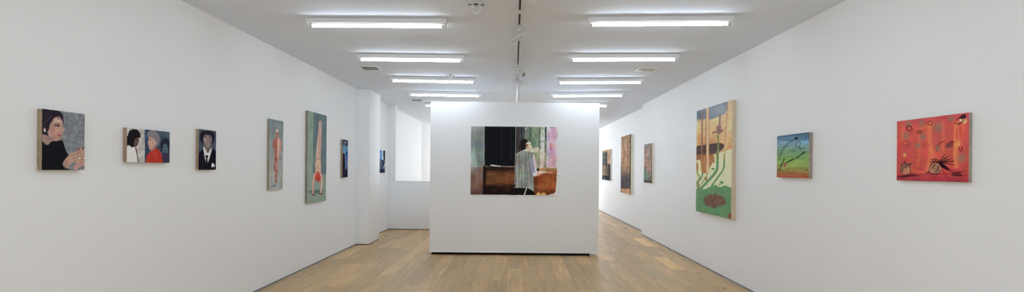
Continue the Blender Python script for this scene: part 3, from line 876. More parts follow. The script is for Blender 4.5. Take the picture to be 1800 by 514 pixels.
def art_couple(w, h):
    a = Art(w, h, 420, (108, 85, 432, 533, 126, 436), 30)
    a.fill((172, 170, 165))
    for k in range(9): a.stroke([(225 + 8 * k, 90), (228 + 8 * k, 440)], 4, (150, 146, 142), 5, .5)
    a.rect(293, 560, 60, 470, (52, 66, 82), 3); a.rect(286, 298, 60, 470, (46, 58, 80), 4)
    a.ell(300, 140, 20, 90, (50, 78, 120), 1, .7)
    a.rect(425, 560, 60, 470, (66, 84, 98), 30); a.grain(.12, 10, 9)
    blk = (31, 29, 36)
    a.poly([(112, 165), (128, 120), (168, 98), (212, 108), (240, 145), (238, 182), (214, 188), (196, 205), (186, 275), (150, 285), (132, 262), (104, 268), (104, 190)], blk, 4, 1, 4)
    a.poly([(180, 205), (198, 190), (218, 184), (226, 205), (224, 228), (218, 240), (214, 262), (196, 278), (178, 282), (172, 250)], (88, 72, 66), 4)
    a.stroke([(200, 205), (216, 204)], 4, (40, 32, 32), 3); a.stroke([(206, 246), (218, 244)], 4, (62, 44, 42), 3)
    a.poly([(185, 275), (205, 300), (218, 380), (224, 445), (200, 445)], (88, 84, 86), 4)
    a.poly([(100, 305), (122, 272), (150, 284), (178, 280), (194, 312), (206, 370), (212, 445), (100, 445)], (224, 214, 200), 4)
    a.stroke([(150, 290), (165, 340), (172, 430)], 4, (190, 178, 166), 5, .8); a.stroke([(120, 320), (128, 430)], 5, (200, 190, 176), 6, .7)
    a.poly([(190, 298), (202, 306), (207, 348), (199, 340)], (140, 50, 46), 3)
    gh = (118, 112, 120)
    a.poly([(300, 165), (316, 122), (358, 106), (408, 124), (436, 178), (430, 232), (408, 276), (392, 272), (386, 215), (350, 182)], gh, 4, 1, 5)
    for k in range(8): a.stroke([(318 + 13 * k, 128 + abs(k - 3) * 4), (330 + 12 * k, 160 + 8 * k), (360 + 9 * k, 190 + 10 * k)], 3, (88, 84, 96) if k % 2 else (146, 140, 146), 4, .6)
    a.poly([(318, 172), (350, 178), (384, 205), (396, 240), (390, 270), (372, 292), (345, 308), (330, 296), (324, 276), (316, 252), (312, 236), (318, 215)], (172, 134, 124), 4)
    a.poly([(340, 300), (390, 268), (398, 290), (360, 325), (342, 330)], (150, 110, 102), 4)
    a.ell(350, 240, 20, 22, (188, 140, 128), 1.2, .6)
    a.stroke([(322, 205), (342, 206)], 4, (82, 62, 62), 3); a.stroke([(320, 198), (344, 196)], 3, (110, 90, 90), 3); a.stroke([(318, 262), (334, 264)], 5, (140, 66, 66), 3); a.stroke([(316, 240), (328, 244)], 3, (120, 84, 78), 3)
    a.poly([(294, 445), (300, 395), (312, 352), (342, 328), (384, 300), (404, 284), (436, 318), (462, 372), (474, 445)], (172, 50, 40), 4)
    a.stroke([(340, 345), (352, 390), (350, 432)], 6, (130, 34, 30), 8, .6); a.stroke([(405, 300), (432, 360), (440, 430)], 7, (140, 38, 32), 8, .6); a.ell(385, 350, 24, 30, (190, 66, 52), 1.3, .5)
    a.ell(392, 241, 5, 6, (225, 215, 205), .6)
    a.poly([(440, 245), (458, 200), (492, 186), (528, 205), (545, 240), (545, 445), (528, 445), (520, 300), (505, 256), (470, 252), (452, 330), (440, 320)], (38, 44, 56), 8)
    a.ell(488, 285, 24, 42, (74, 94, 112), .5, .9); a.ell(480, 275, 6, 4, (40, 52, 64), .8); a.ell(500, 275, 6, 4, (40, 52, 64), .8); a.stroke([(482, 308), (498, 308)], 4, (60, 62, 78), 4)
    a.poly([(452, 350), (490, 330), (530, 352), (545, 445), (470, 445)], (58, 54, 74), 8)
    a.grain(.10, 90, 60); a.specks(.03)
    return a
def art_suit(w, h):
    a = Art(w, h, 520, (107, 68, 453, 270, 83, 455), 50)
    a.fill((68, 76, 90)); a.grain(.10, 8, 14)
    hair = (36, 35, 46)
    a.poly([(116, 130), (126, 98), (160, 82), (204, 80), (240, 92), (258, 124), (250, 172), (238, 206), (226, 205), (150, 205), (138, 200), (120, 172)], hair, 4, 1, 6)
    a.poly([(162, 205), (216, 205), (226, 245), (192, 302), (158, 252)], (104, 92, 90), 4)
    a.poly([(147, 132), (166, 112), (206, 112), (229, 138), (231, 178), (216, 216), (194, 240), (176, 236), (156, 202), (146, 170)], (134, 118, 116), 4)
    a.ell(214, 170, 14, 40, (108, 96, 98), 1.0, .7); a.ell(170, 165, 12, 30, (150, 132, 126), 1.2, .6)
    a.poly([(140, 142), (150, 105), (185, 98), (225, 104), (236, 146), (222, 128), (206, 118), (192, 128), (176, 116), (158, 130), (148, 150)], hair, 4, 1, 5)
    a.stroke([(158, 132), (178, 130)], 4, (44, 40, 46), 3); a.stroke([(200, 130), (220, 132)], 4, (44, 40, 46), 3)
    a.ell(170, 142, 8, 4, (36, 34, 40), .8); a.ell(211, 142, 8, 4, (36, 34, 40), .8)
    a.stroke([(190, 142), (187, 170), (184, 182), (194, 184)], 3, (92, 80, 82), 3); a.stroke([(172, 206), (186, 202), (200, 206)], 5, (120, 76, 78), 3); a.stroke([(174, 214), (196, 214)], 3, (100, 84, 84), 3, .7)
    a.poly([(107, 296), (150, 250), (182, 420), (175, 470), (95, 470)], (27, 29, 36), 4); a.poly([(232, 246), (285, 288), (285, 470), (150, 470), (182, 405)], (25, 27, 34), 4)
    a.poly([(150, 232), (160, 240), (190, 304), (226, 244), (232, 256), (208, 346), (182, 412), (162, 342), (148, 262)], (216, 217, 219), 3)
    a.stroke([(158, 250), (178, 310)], 3, (165, 168, 176), 3); a.stroke([(224, 255), (200, 316)], 3, (165, 168, 176), 3)
    a.poly([(168, 322), (184, 312), (198, 324), (188, 342), (192, 398), (180, 414), (172, 396), (176, 342)], (22, 22, 28), 3)
    a.stroke([(150, 262), (162, 340), (178, 405)], 3, (54, 56, 66), 3, .8); a.stroke([(234, 258), (212, 344), (186, 408)], 3, (54, 56, 66), 3, .8)
    a.poly([(229, 396), (240, 386), (246, 396), (256, 398), (260, 424), (228, 432)], (206, 208, 210), 3)
    a.grain(.10, 60, 90); a.specks(.03)
    return a
def art_runner(w, h):
    a = Art(w, h, 330, (30, 33, 494, 121, 50, 488), 70)
    a.vgrad([(33, (108, 121, 124)), (200, (126, 136, 136)), (300, (140, 144, 140)), (500, (150, 153, 146))]); a.hue(.04, 4, 8); a.grain(.08, 6, 12)
    r1, r2, lt = (164, 98, 86), (142, 72, 62), (196, 172, 152)
    a.poly([(60, 168), (74, 152), (94, 150), (106, 172), (100, 230), (92, 300), (70, 305), (64, 240)], r1, 5)
    a.poly([(84, 156), (100, 160), (100, 220), (92, 290), (82, 292)], lt, 6, .85)
    a.stroke([(64, 168), (56, 200), (55, 222), (62, 216)], 9, r1, 4); a.stroke([(102, 168), (106, 205), (105, 236)], 7, (188, 120, 106), 4)
    a.stroke([(75, 290), (70, 340), (73, 366)], 14, r2, 4); a.stroke([(86, 290), (82, 350), (77, 400), (76, 440)], 11, r1, 4); a.stroke([(90, 290), (85, 340)], 5, lt, 4, .8)
    a.stroke([(72, 306), (76, 360)], 4, (226, 200, 184), 3, .8); a.stroke([(74, 436), (80, 443)], 7, r2, 3)
    a.ell(81, 128, 9, 22, (168, 112, 102), .5); a.ell(80, 110, 8, 10, (206, 186, 172), .6); a.stroke([(78, 130), (84, 130)], 3, (110, 66, 62), 2)
    a.stroke([(70, 185), (74, 260)], 4, r2, 5, .7); a.stroke([(58, 205), (62, 222)], 4, r2, 3, .7)
    a.stroke([(42, 476), (60, 462), (78, 456)], 6, (104, 122, 130), 5); a.stroke([(48, 470), (76, 472)], 5, (110, 128, 134), 5); a.ell(62, 466, 18, 8, (112, 128, 132), 1, .7)
    a.grain(.07, 50, 140); a.specks(.02)
    return a
def art_handstand(w, h):
    a = Art(w, h, 300, (27, 18, 497, 124, 47, 482), 90)
    a.fill((92, 110, 114)); a.rect(0, 56, 0, 520, (126, 142, 128), 3); a.grain(.07, 5, 10)
    a.poly([(0, 360), (56, 340), (140, 352), (140, 520), (0, 520)], (128, 144, 130), 12)
    sk, sk2 = (190, 158, 140), (172, 126, 110)
    a.ell(72, 436, 36, 10, (88, 104, 100), .8)
    a.poly([(84, 78), (90, 70), (97, 76), (99, 130), (96, 200), (94, 262), (98, 312), (96, 348), (68, 346), (66, 300), (70, 250), (74, 190), (82, 130)], sk, 4)
    a.stroke([(90, 80), (88, 160), (84, 255)], 2.5, (150, 108, 98), 3); a.stroke([(96, 140), (94, 250)], 4, sk2, 4, .7)
    a.stroke([(70, 275), (82, 262), (97, 276)], 4, (150, 104, 92), 3); a.stroke([(75, 300), (84, 335)], 5, sk2, 5, .8)
    a.poly([(60, 350), (78, 330), (100, 348), (98, 372), (84, 392), (76, 382), (66, 372)], (190, 84, 70), 5); a.ell(81, 366, 10, 16, (172, 60, 50), .8)
    a.stroke([(67, 342), (58, 372), (55, 405), (58, 446)], 8, (202, 150, 132), 3); a.stroke([(97, 345), (103, 374), (101, 405), (96, 444)], 8, (206, 158, 140), 3)
    a.stroke([(52, 450), (68, 453)], 7, (108, 70, 62), 3); a.stroke([(90, 446), (104, 449)], 7, (108, 70, 62), 3)
    a.grain(.07, 50, 140); a.specks(.02)
    return a
def art_blue_tall(w, h):
    a = Art(w, h, 360, (47, 38, 488, 107, 45, 488), 110)
    a.fill((62, 84, 112)); a.poly([(40, 30), (110, 30), (110, 95), (80, 125), (60, 90), (40, 90)], (44, 42, 54), 6); a.poly([(52, 75), (66, 55), (98, 60), (78, 122)], (92, 96, 112), 5)
    a.rect(40, 110, 112, 215, (86, 132, 164), 14, .9, 20); a.rect(80, 110, 180, 300, (34, 70, 124), 10); a.rect(72, 94, 230, 400, (92, 112, 142), 14, .9, 20)
    a.poly([(40, 205), (66, 200), (72, 300), (74, 380), (60, 500), (40, 500)], (32, 32, 42), 8); a.rect(40, 110, 392, 500, (38, 40, 54), 20); a.stroke([(78, 215), (84, 300), (80, 390)], 5, (52, 92, 150), 6)
    a.stroke([(60, 130), (72, 160), (64, 196)], 5, (130, 168, 190), 5, .7); a.grain(.2, 12, 30); a.specks(.03); return a
def art_blue_small(w, h):
    a = Art(w, h, 300, (72, 58, 460, 165, 68, 455), 130)
    a.fill((62, 76, 94)); a.rect(60, 120, 40, 226, (92, 136, 188), 8, 1, 10); a.rect(116, 138, 40, 232, (192, 206, 220), 8); a.poly([(138, 50), (175, 50), (175, 250), (150, 235), (136, 150)], (28, 32, 46), 6)
    a.stroke([(84, 240), (98, 290), (112, 335)], 8, (128, 152, 178), 5); a.stroke([(140, 378), (152, 345), (162, 305)], 8, (176, 196, 214), 5); a.stroke([(84, 350), (94, 395)], 9, (120, 140, 160), 5)
    a.ell(128, 290, 16, 44, (46, 58, 76), .8); a.rect(60, 175, 398, 480, (40, 50, 64), 16); a.stroke([(92, 75), (100, 180)], 6, (66, 108, 168), 6, .8); a.grain(.16, 12, 18); a.specks(.03); return a

def art_window(w, h):
    a = Art(w, h, 235, (43, 35, 470, 605, 37, 472), 150)
    a.fill((60, 50, 44))
    # left bay
    a.vgrad([(35, (128, 136, 134)), (180, (112, 124, 124)), (285, (120, 132, 130)), (298, (126, 104, 98)), (400, (108, 80, 72)), (470, (84, 62, 58))])
    a.ell(58, 250, 30, 60, (164, 182, 178), 1.4, .6); a.stroke([(95, 60), (90, 170), (100, 280)], 26, (96, 104, 104), 30, .6); a.ell(70, 400, 30, 40, (126, 92, 80), 1.4, .6)
    a.ell(75, 90, 30, 40, (150, 140, 130), 1.4, .4); a.stroke([(60, 292), (128, 290)], 4, (170, 170, 160), 4, .7)
    a.rect(128, 640, 20, 490, (16, 17, 21), 3)
    for k in range(12): a.rect(150 + 15 * k, 153 + 15 * k, 36, 282, (30 + 3 * (k % 4), 31, 38), 6, .7)
    a.rect(240, 246, 40, 250, (52, 46, 50), 8, .7); a.rect(300, 306, 40, 250, (46, 44, 50), 8, .7)
    a.stroke([(131, 36), (129, 120), (132, 160), (129, 230), (133, 284)], 4, (176, 194, 190), 4)
    # brown lower left
    a.rect(132, 330, 290, 490, (62, 36, 24), 4); a.rect(140, 330, 322, 410, (120, 72, 42), 26, .9, 30); a.rect(132, 330, 292, 316, (44, 28, 22), 8); a.rect(132, 330, 412, 490, (30, 18, 16), 34); a.rect(126, 142, 290, 490, (22, 16, 16), 10)
    a.stroke([(150, 330), (220, 324), (325, 332)], 10, (84, 48, 30), 10, .7); a.ell(280, 360, 40, 24, (146, 88, 50), 1.4, .5)
    a.poly([(166, 286), (180, 278), (200, 282), (240, 287), (244, 292), (200, 290)], (236, 224, 206), 3); a.stroke([(250, 290), (300, 292), (326, 290)], 4, (196, 168, 140), 3); a.stroke([(136, 289), (160, 291)], 3, (150, 120, 100), 3)
    for k in range(30):
        a.ell(142 + 185 * rng.random(), 325 + 130 * rng.random(), rng.uniform(8, 24), rng.uniform(6, 18), [(70, 40, 26), (132, 80, 44), (48, 28, 22), (104, 58, 34)][k % 4], 1.5, .28)
    # curtains behind the figure
    a.rect(328, 440, 20, 300, (42, 44, 44), 4); a.rect(340, 350, 30, 200, (86, 60, 62), 8, .8); a.rect(329, 334, 40, 250, (126, 134, 128), 4); a.rect(356, 362, 30, 160, (92, 98, 94), 6); a.rect(372, 384, 30, 120, (74, 82, 78), 8); a.rect(388, 408, 30, 140, (112, 122, 112), 10)
    a.stroke([(392, 50), (397, 48)], 6, (220, 224, 216), 4)
    a.rect(404, 492, 20, 300, (108, 128, 104), 8); a.rect(416, 432, 20, 180, (64, 84, 68), 10); a.ell(464, 120, 18, 90, (128, 148, 120), 1.2, .7); a.rect(478, 486, 60, 290, (86, 100, 84), 6); a.rect(448, 490, 190, 300, (156, 160, 128), 24, .8)
    a.rect(490, 524, 20, 312, (206, 210, 192), 4, 1, 5)
    for k in range(34): a.ell(492 + 30 * rng.random(), 45 + 250 * rng.random(), 4 + 3 * rng.random(), 6 + 6 * rng.random(), (128, 150, 110) if k % 3 else (236, 236, 226), .9, .8)
    a.rect(515, 521, 120, 314, (92, 104, 62), 4); a.poly([(516, 25), (532, 25), (531, 90), (524, 132), (518, 110)], (34, 52, 50), 4)
    a.rect(486, 516, 190, 300, (214, 180, 176), 10, .6, 14)
    a.rect(528, 640, 20, 300, (204, 164, 180), 5); a.rect(528, 546, 30, 296, (196, 192, 204), 10, .8); a.rect(560, 580, 40, 280, (186, 140, 160), 24, .7); a.ell(590, 220, 10, 70, (222, 190, 200), 1.2, .7)
    a.poly([(546, 142), (562, 138), (568, 160), (558, 192), (548, 172)], (164, 96, 110), 4); a.stroke([(556, 190), (553, 240)], 3, (180, 120, 134), 4, .7); a.stroke([(548, 42), (575, 42)], 4, (120, 100, 110), 3)
    # sill and box
    a.rect(482, 640, 296, 322, (158, 116, 78), 4, 1, 4); a.stroke([(484, 300), (600, 298)], 4, (196, 158, 120), 4); a.rect(450, 640, 318, 490, (142, 78, 40), 5, 1, 5)
    a.ell(540, 395, 46, 50, (160, 88, 44), 1.3, .8, .3); a.rect(450, 474, 335, 490, (88, 46, 28), 20, .8); a.rect(474, 640, 438, 490, (96, 50, 30), 22, .7); a.ell(500, 360, 22, 20, (118, 62, 34), 1, .6); a.stroke([(470, 350), (590, 342)], 8, (104, 56, 32), 10, .5)
    a.poly([(440, 325), (480, 318), (520, 318), (585, 322), (560, 332), (510, 330), (470, 352), (444, 352)], (222, 176, 160), 5); a.stroke([(530, 322), (588, 326)], 8, (196, 96, 52), 5, .9)
    for k in range(34):
        a.ell(458 + 136 * rng.random(), 338 + 124 * rng.random(), rng.uniform(6, 20), rng.uniform(5, 16), [(176, 92, 40), (98, 50, 26), (120, 40, 24), (150, 98, 56)][k % 4], 1.5, .32)
    for k in range(16):
        a.stroke([(408 + 80 * rng.random(), 40 + 60 * rng.random()), (408 + 78 * rng.random(), 120 + 60 * rng.random())], 7, [(88, 110, 90), (132, 148, 122), (74, 92, 78)][k % 3], 9, .3)
    for k in range(10):
        x = 534 + 62 * rng.random(); a.stroke([(x, 44 + 60 * rng.random()), (x + rng.uniform(-4, 4), 180 + 100 * rng.random())], 7, [(186, 146, 164), (222, 188, 200), (176, 170, 182)][k % 3], 9, .35)
    # figure
    a.rect(326, 452, 424, 490, (20, 18, 19), 5)
    a.poly([(328, 216), (346, 206), (366, 192), (392, 182), (428, 194), (444, 226), (454, 270), (464, 335), (446, 358), (452, 448), (414, 424), (326, 424)], (126, 132, 128), 4)
    for k in range(10):
        x = 334 + 9.5 * k
        a.stroke([(x + 2, 222 - (k if k < 6 else 12 - k) * 4), (x, 320), (x, 420)], 4.5, (160, 164, 152) if k % 2 else (102, 108, 108), 4, .7)
    for k in range(26):
        x = 334 + 92 * rng.random(); y = 240 + 150 * rng.random()
        a.stroke([(x, y), (x + rng.uniform(-2, 2), y + rng.uniform(20, 70))], rng.uniform(2, 5), [(172, 172, 158), (96, 102, 100), (140, 134, 116), (118, 126, 132)][k % 4], 5, .5)
    a.ell(352, 250, 20, 34, (122, 116, 98), 1.3, .5); a.ell(395, 380, 20, 40, (116, 122, 134), 1.3, .4)
    a.stroke([(328, 216), (366, 192), (392, 182)], 3, (206, 204, 190), 4, .6); a.stroke([(392, 188), (400, 250), (402, 420)], 4, (96, 102, 104), 5, .7)
    a.poly([(416, 262), (434, 232), (448, 240), (464, 320), (456, 350), (436, 352), (424, 318)], (132, 142, 152), 5); a.stroke([(420, 268), (426, 320), (440, 350)], 4, (92, 98, 104), 4)
    a.poly([(442, 200), (454, 222), (462, 270), (470, 330), (460, 346), (452, 290), (444, 240)], (218, 186, 188), 4); a.poly([(440, 330), (464, 324), (466, 346), (446, 354)], (200, 196, 196), 4)
    a.stroke([(326, 422), (380, 424), (414, 424), (450, 446)], 4, (170, 168, 158), 3)
    a.stroke([(402, 428), (396, 448), (388, 470)], 6, (222, 220, 220), 3); a.stroke([(404, 436), (394, 468)], 3, (60, 62, 70), 2)
    a.ell(386, 148, 27, 32, (34, 25, 26), .3); a.poly([(360, 150), (372, 192), (396, 182), (392, 150)], (34, 25, 26), 4)
    a.poly([(396, 142), (414, 130), (428, 140), (432, 158), (440, 168), (434, 176), (434, 186), (414, 194), (396, 184)], (222, 196, 168), 4); a.ell(408, 164, 9, 14, (190, 134, 104), 1, .8); a.ell(402, 156, 6, 9, (90, 60, 52), 1, .9); a.stroke([(418, 150), (428, 151)], 3, (100, 70, 60), 3); a.stroke([(424, 180), (432, 179)], 3, (170, 100, 88), 2)
    a.poly([(374, 190), (392, 180), (414, 194), (426, 196), (396, 192)], (228, 212, 190), 4)
    a.poly([(420, 190), (436, 178), (452, 170), (480, 168), (478, 176), (484, 182), (476, 190), (470, 198), (446, 200), (430, 200)], (234, 218, 184), 4)
    for p in ([(446, 176), (476, 172)], [(446, 184), (480, 181)], [(446, 192), (474, 190)]): a.stroke(p, 2.5, (156, 126, 92), 2)
    a.ell(480, 466, 15, 11, (226, 164, 84), .5); a.ell(512, 466, 15, 11, (222, 156, 78), .5); a.ell(478, 462, 6, 4, (244, 200, 130), 1)
    # torn white corner and pale edges of the sheet
    a.poly([(536, 480), (560, 462), (580, 460), (588, 440), (592, 400), (598, 350), (620, 330), (620, 490)], (206, 200, 196), 3, 1, 5)
    a.grain(.10, 9, 7); a.grain(.07, 70, 7); a.grain(.05, 30, 24); a.hue(.045, 14, 10); a.specks(.01)
    # bare margins
    mg = (222, 222, 220)
    d = np.minimum(self_edge(a, 'l') - 3.0, 1e9)
    a.mix(np.clip(.5 - d / 2, 0, 1) * .8, mg)
    e = (self_edge(a, 'r') - 7 - 6 * a.n(4, 40)); a.mix(np.clip(.5 - e / 2, 0, 1), mg)
    e = self_edge(a, 't') - 2.2; a.mix(np.clip(.5 - e / 2, 0, 1) * .8, mg)
    return a
def self_edge(a, which):
    xl, ytl, ybl, xr, ytr, ybr = a.q
    if which == 'l': return a.U * (xr - xl)
    if which == 'r': return (1 - a.U) * (xr - xl)
    if which == 't': return a.V * (ybl - ytl)
    return (1 - a.V) * (ybl - ytl)

def art_grey_forest(w, h):
    a = Art(w, h, 220, (65, 75, 452, 170, 52, 457), 200)
    a.fill((122, 106, 92)); a.rect(55, 105, 90, 260, (84, 86, 84), 30); a.rect(128, 180, 90, 250, (178, 134, 108), 20); a.rect(104, 130, 90, 300, (66, 66, 68), 16); a.rect(138, 180, 245, 470, (62, 58, 54), 24); a.rect(60, 112, 270, 400, (132, 106, 76), 30); a.rect(50, 180, 396, 480, (46, 52, 60), 22)
    a.rect(50, 180, 40, 92, (178, 138, 96), 6)
    for p in ([(112, 110), (108, 200), (118, 330)], [(148, 110), (150, 240)], [(80, 120), (76, 300)], [(132, 300), (126, 400)]): a.stroke(p, 5, (52, 48, 48), 6, .7)
    a.ell(95, 440, 12, 8, (120, 134, 146), 1, .7); a.grain(.24, 10, 26); a.hue(.06, 8, 12); a.specks(.03); a.desat(.78); a.img = a.img * .95 + 10; return a
def art_brown_tall(w, h):
    a = Art(w, h, 180, (30, 45, 475, 106, 30, 490), 220)
    a.vgrad([(30, (150, 116, 88)), (120, (168, 128, 94)), (260, (172, 126, 90)), (325, (132, 98, 78)), (350, (86, 76, 80)), (440, (74, 66, 72)), (450, (190, 134, 86)), (500, (206, 146, 96))])
    for p, wd in (([(44, 50), (52, 150), (46, 270)], 5), ([(62, 60), (60, 150), (56, 215)], 4), ([(78, 50), (84, 140), (82, 250)], 7), ([(92, 40), (94, 160), (95, 300)], 4), ([(36, 230), (38, 330)], 4)):
        a.stroke(p, wd, (118, 82, 60), 5, .7)
    a.poly([(55, 150), (66, 130), (70, 200), (60, 210)], (136, 96, 70), 6, .8); a.stroke([(50, 60), (58, 110), (70, 150)], 4, (196, 160, 122), 5, .7); a.rect(101, 112, 20, 500, (58, 42, 38), 4); a.rect(20, 33, 250, 470, (64, 54, 52), 4)
    a.stroke([(40, 340), (70, 322), (100, 345)], 8, (92, 72, 66), 8, .7); a.stroke([(28, 462), (40, 470), (46, 490)], 7, (70, 44, 36), 4, .8); a.stroke([(60, 452), (62, 486)], 3, (150, 96, 60), 3, .7)
    a.grain(.16, 10, 34); a.hue(.04, 6, 12); a.specks(.02); a.desat(.78); a.img = a.img * .95 + 10; return a
def art_pink_grey(w, h):
    a = Art(w, h, 230, (40, 50, 470, 128, 40, 475), 240)
    a.vgrad([(40, (128, 118, 118)), (110, (160, 130, 116)), (230, (176, 134, 112)), (330, (158, 122, 106)), (400, (120, 112, 98)), (480, (94, 84, 80))])
    a.ell(58, 395, 26, 60, (84, 132, 108), 1.2, .9); a.ell(95, 200, 18, 30, (112, 118, 126), 1.2, .8); a.ell(60, 225, 18, 30, (196, 140, 112), 1, .7); a.ell(60, 80, 30, 30, (116, 116, 122), 1.2, .6); a.ell(92, 310, 18, 60, (190, 142, 118), 1.2, .6)
    for p in ([(50, 200), (64, 235), (54, 270)], [(98, 210), (84, 260), (104, 290), (92, 340), (98, 390)], [(70, 90), (62, 170), (76, 260)], [(86, 330), (104, 350), (92, 400), (80, 380)], [(106, 80), (112, 170), (108, 260)], [(48, 310), (60, 350), (74, 360)]): a.stroke(p, 4, (92, 62, 58), 4, .75)
    a.rect(120, 140, 20, 490, (78, 62, 58), 6, .8); a.rect(30, 140, 452, 490, (58, 54, 52), 10, .8); a.ell(66, 308, 5, 7, (30, 28, 30), .8); a.grain(.16, 12, 30); a.hue(.05, 8, 14); a.specks(.03); a.desat(.78); a.img = a.img * .95 + 10; return a

def fA(x, y): return (1215 + x / 4.671, 170 + y / 4.671)
def fB(x, y): return (1215 + x / 4.47, 280 + y / 4.47)
def art_landscape(w, h):
    a = Art(w, h, 290, (1224.6, 194.2, 373.0, 1286.8, 177.8, 384), 260)
    pa = lambda pts: [fA(*p) for p in pts]; pb = lambda pts: [fB(*p) for p in pts]
    a.vgrad([(175, (206, 168, 124)), (215, (212, 172, 126)), (245, (204, 156, 104)), (262, (190, 142, 92)), (300, (190, 142, 92))]); a.grain(.08, 6, 10); a.hue(.03, 10, 16)
    a.poly(pa([(30, 100), (320, 30), (312, 90), (270, 150), (160, 190), (90, 178), (30, 190)]), (112, 126, 138), 1.0, 1, 1.2); a.ell(*fA(230, 110), 14, 8, (150, 160, 168), 1.3, .6); a.ell(*fA(70, 150), 6, 9, (82, 98, 112), 1.2, .6)
    a.poly(pa([(302, 20), (360, 10), (360, 120), (320, 120), (300, 80)]), (198, 170, 138), 1)
    a.poly(pa([(335, 160), (345, 260), (290, 320), (300, 250)]), (222, 192, 146), 2.5, .7); a.poly(pa([(60, 300), (130, 330), (200, 360), (200, 380), (50, 395)]), (178, 122, 76), 3, .6)
    # sunlit grass
    a.poly(pa([(20, 530), (130, 515), (200, 480), (270, 452), (360, 425), (400, 700), (400, 900), (20, 900)]), (224, 222, 156), 1.2)
    a.poly(pa([(30, 405), (235, 380), (272, 392), (276, 415), (250, 445), (200, 468), (120, 482), (30, 500)]), (78, 62, 60), 1.0); a.poly(pa([(30, 480), (130, 470), (200, 470), (150, 512), (30, 520)]), (142, 90, 56), 1.4)
    # green ground
    G = (88, 134, 90)
    a.poly(pb([(20, 225), (70, 245), (140, 228), (190, 200), (230, 218), (280, 205), (350, 235), (350, 520), (20, 520)]), G, 1.5, 1, 2)
    a.stroke(pb([(213, -60), (212, 40), (210, 95), (140, 172), (62, 258)]), 4.6, G, .8); a.stroke(pb([(266, -40), (265, 30), (262, 82), (200, 165), (148, 240)]), 3.0, G, .8)
    a.stroke(pb([(150, 40), (136, 120), (90, 190), (55, 250)]), 1.8, (110, 140, 86), .8); a.stroke(pb([(52, 60), (50, 120), (75, 135), (58, 190), (46, 215)]), 2.4, (120, 134, 76), .8); a.stroke(pb([(94, 100), (92, 140), (60, 180), (45, 190)]), 3.0, G, .8)
    for x, y, rx, ry in ((245, 184, 3.6, 2.6), (178, 78, 3.2, 2.4), (232, 200, 2, 1.4), (60, 220, 2, 6), (262, 118, .8, .8), (190, 190, .9, .7), (132, 205, 1, .8)): a.ell(*fB(x, y), rx, ry, G, .5, 1, .4)
    a.poly(pb([(70, -20), (192, -25), (188, 22), (165, 40), (150, 70), (128, 112), (96, 118), (80, 70)]), (160, 104, 62), 1.2, 1, 2); a.ell(*fB(122, 30), 8, 10, (186, 130, 80), 1, .6); a.ell(*fB(50, 60), 2, 8, (150, 100, 60), .8); a.ell(*fB(122, 155), 2.2, 4, (130, 110, 60), .7); a.stroke(pb([(60, 170), (66, 240)]), 2.2, (142, 110, 72), 1)
    # trunks
    a.stroke(pa([(90, 125), (90, 320), (94, 530)]), 2.2, (150, 108, 86), .8); a.stroke(pa([(95, 130), (95, 520)]), .8, (106, 72, 60), .6)
    a.stroke(pa([(135, 95), (136, 300), (140, 620)]), 4.6, (214, 166, 126), .8); a.stroke(pa([(124, 110), (124, 300), (130, 560)]), 1.0, (124, 84, 64), .7); a.stroke(pa([(148, 110), (150, 320), (152, 560)]), .8, (150, 104, 78), .7)
    a.stroke(pa([(305, 50), (298, 180), (286, 330), (282, 470)]), 2.4, (206, 158, 122), .8); a.stroke(pa([(300, 80), (290, 250), (278, 400)]), .7, (148, 108, 84), .6); a.stroke(pa([(281, 440), (280, 514)]), 2.4, (176, 160, 96), .8)
    a.stroke(pa([(240, 150), (236, 230), (230, 300)]), 3.2, (142, 108, 98), 1.0); a.stroke(pa([(182, 296), (205, 290), (240, 296), (262, 282)]), 3.0, (124, 92, 86), .9); a.poly(pa([(212, 240), (248, 240), (252, 290), (236, 315), (212, 300)]), (132, 98, 92), 1); a.stroke(pa([(228, 310), (226, 420), (226, 520)]), 3.0, (130, 140, 82), .8); a.stroke(pa([(221, 320), (219, 514)]), .8, (92, 80, 56), .6)
    # shaggy mound
    a.ell(*fB(190, 328), 20, 11.5, (104, 76, 64), .25, 1, .35)
    for k in range(70):
        t = 6.283 * rng.random(); r = rng.random() ** .5
        x, y = 190 + 80 * r * math.cos(t), 326 + 42 * r * math.sin(t)
        a.stroke([fB(x, y), fB(x + rng.uniform(-6, 6), y + rng.uniform(8, 24))], .55, [(146, 112, 94), (66, 46, 42), (120, 92, 84), (132, 86, 66)][k % 4], .5, .8)
    for k in range(60):
        x, y = rng.uniform(50, 325), rng.uniform(235, 440); a.stroke([fB(x, y), fB(x + rng.uniform(-4, 4), y + rng.uniform(8, 22))], .6, (70, 116, 78) if k % 2 else (118, 156, 104), .7, .5)
    a.poly(pb([(300, 422), (324, 418), (324, 468), (300, 460)]), (122, 80, 48), .8); a.stroke(pb([(50, 405), (90, 425), (160, 435)]), 1.2, (100, 90, 60), 1, .6)
    a.grain(.07, 40, 80); a.specks(.02); a.img = a.img * .93 + 14; return a
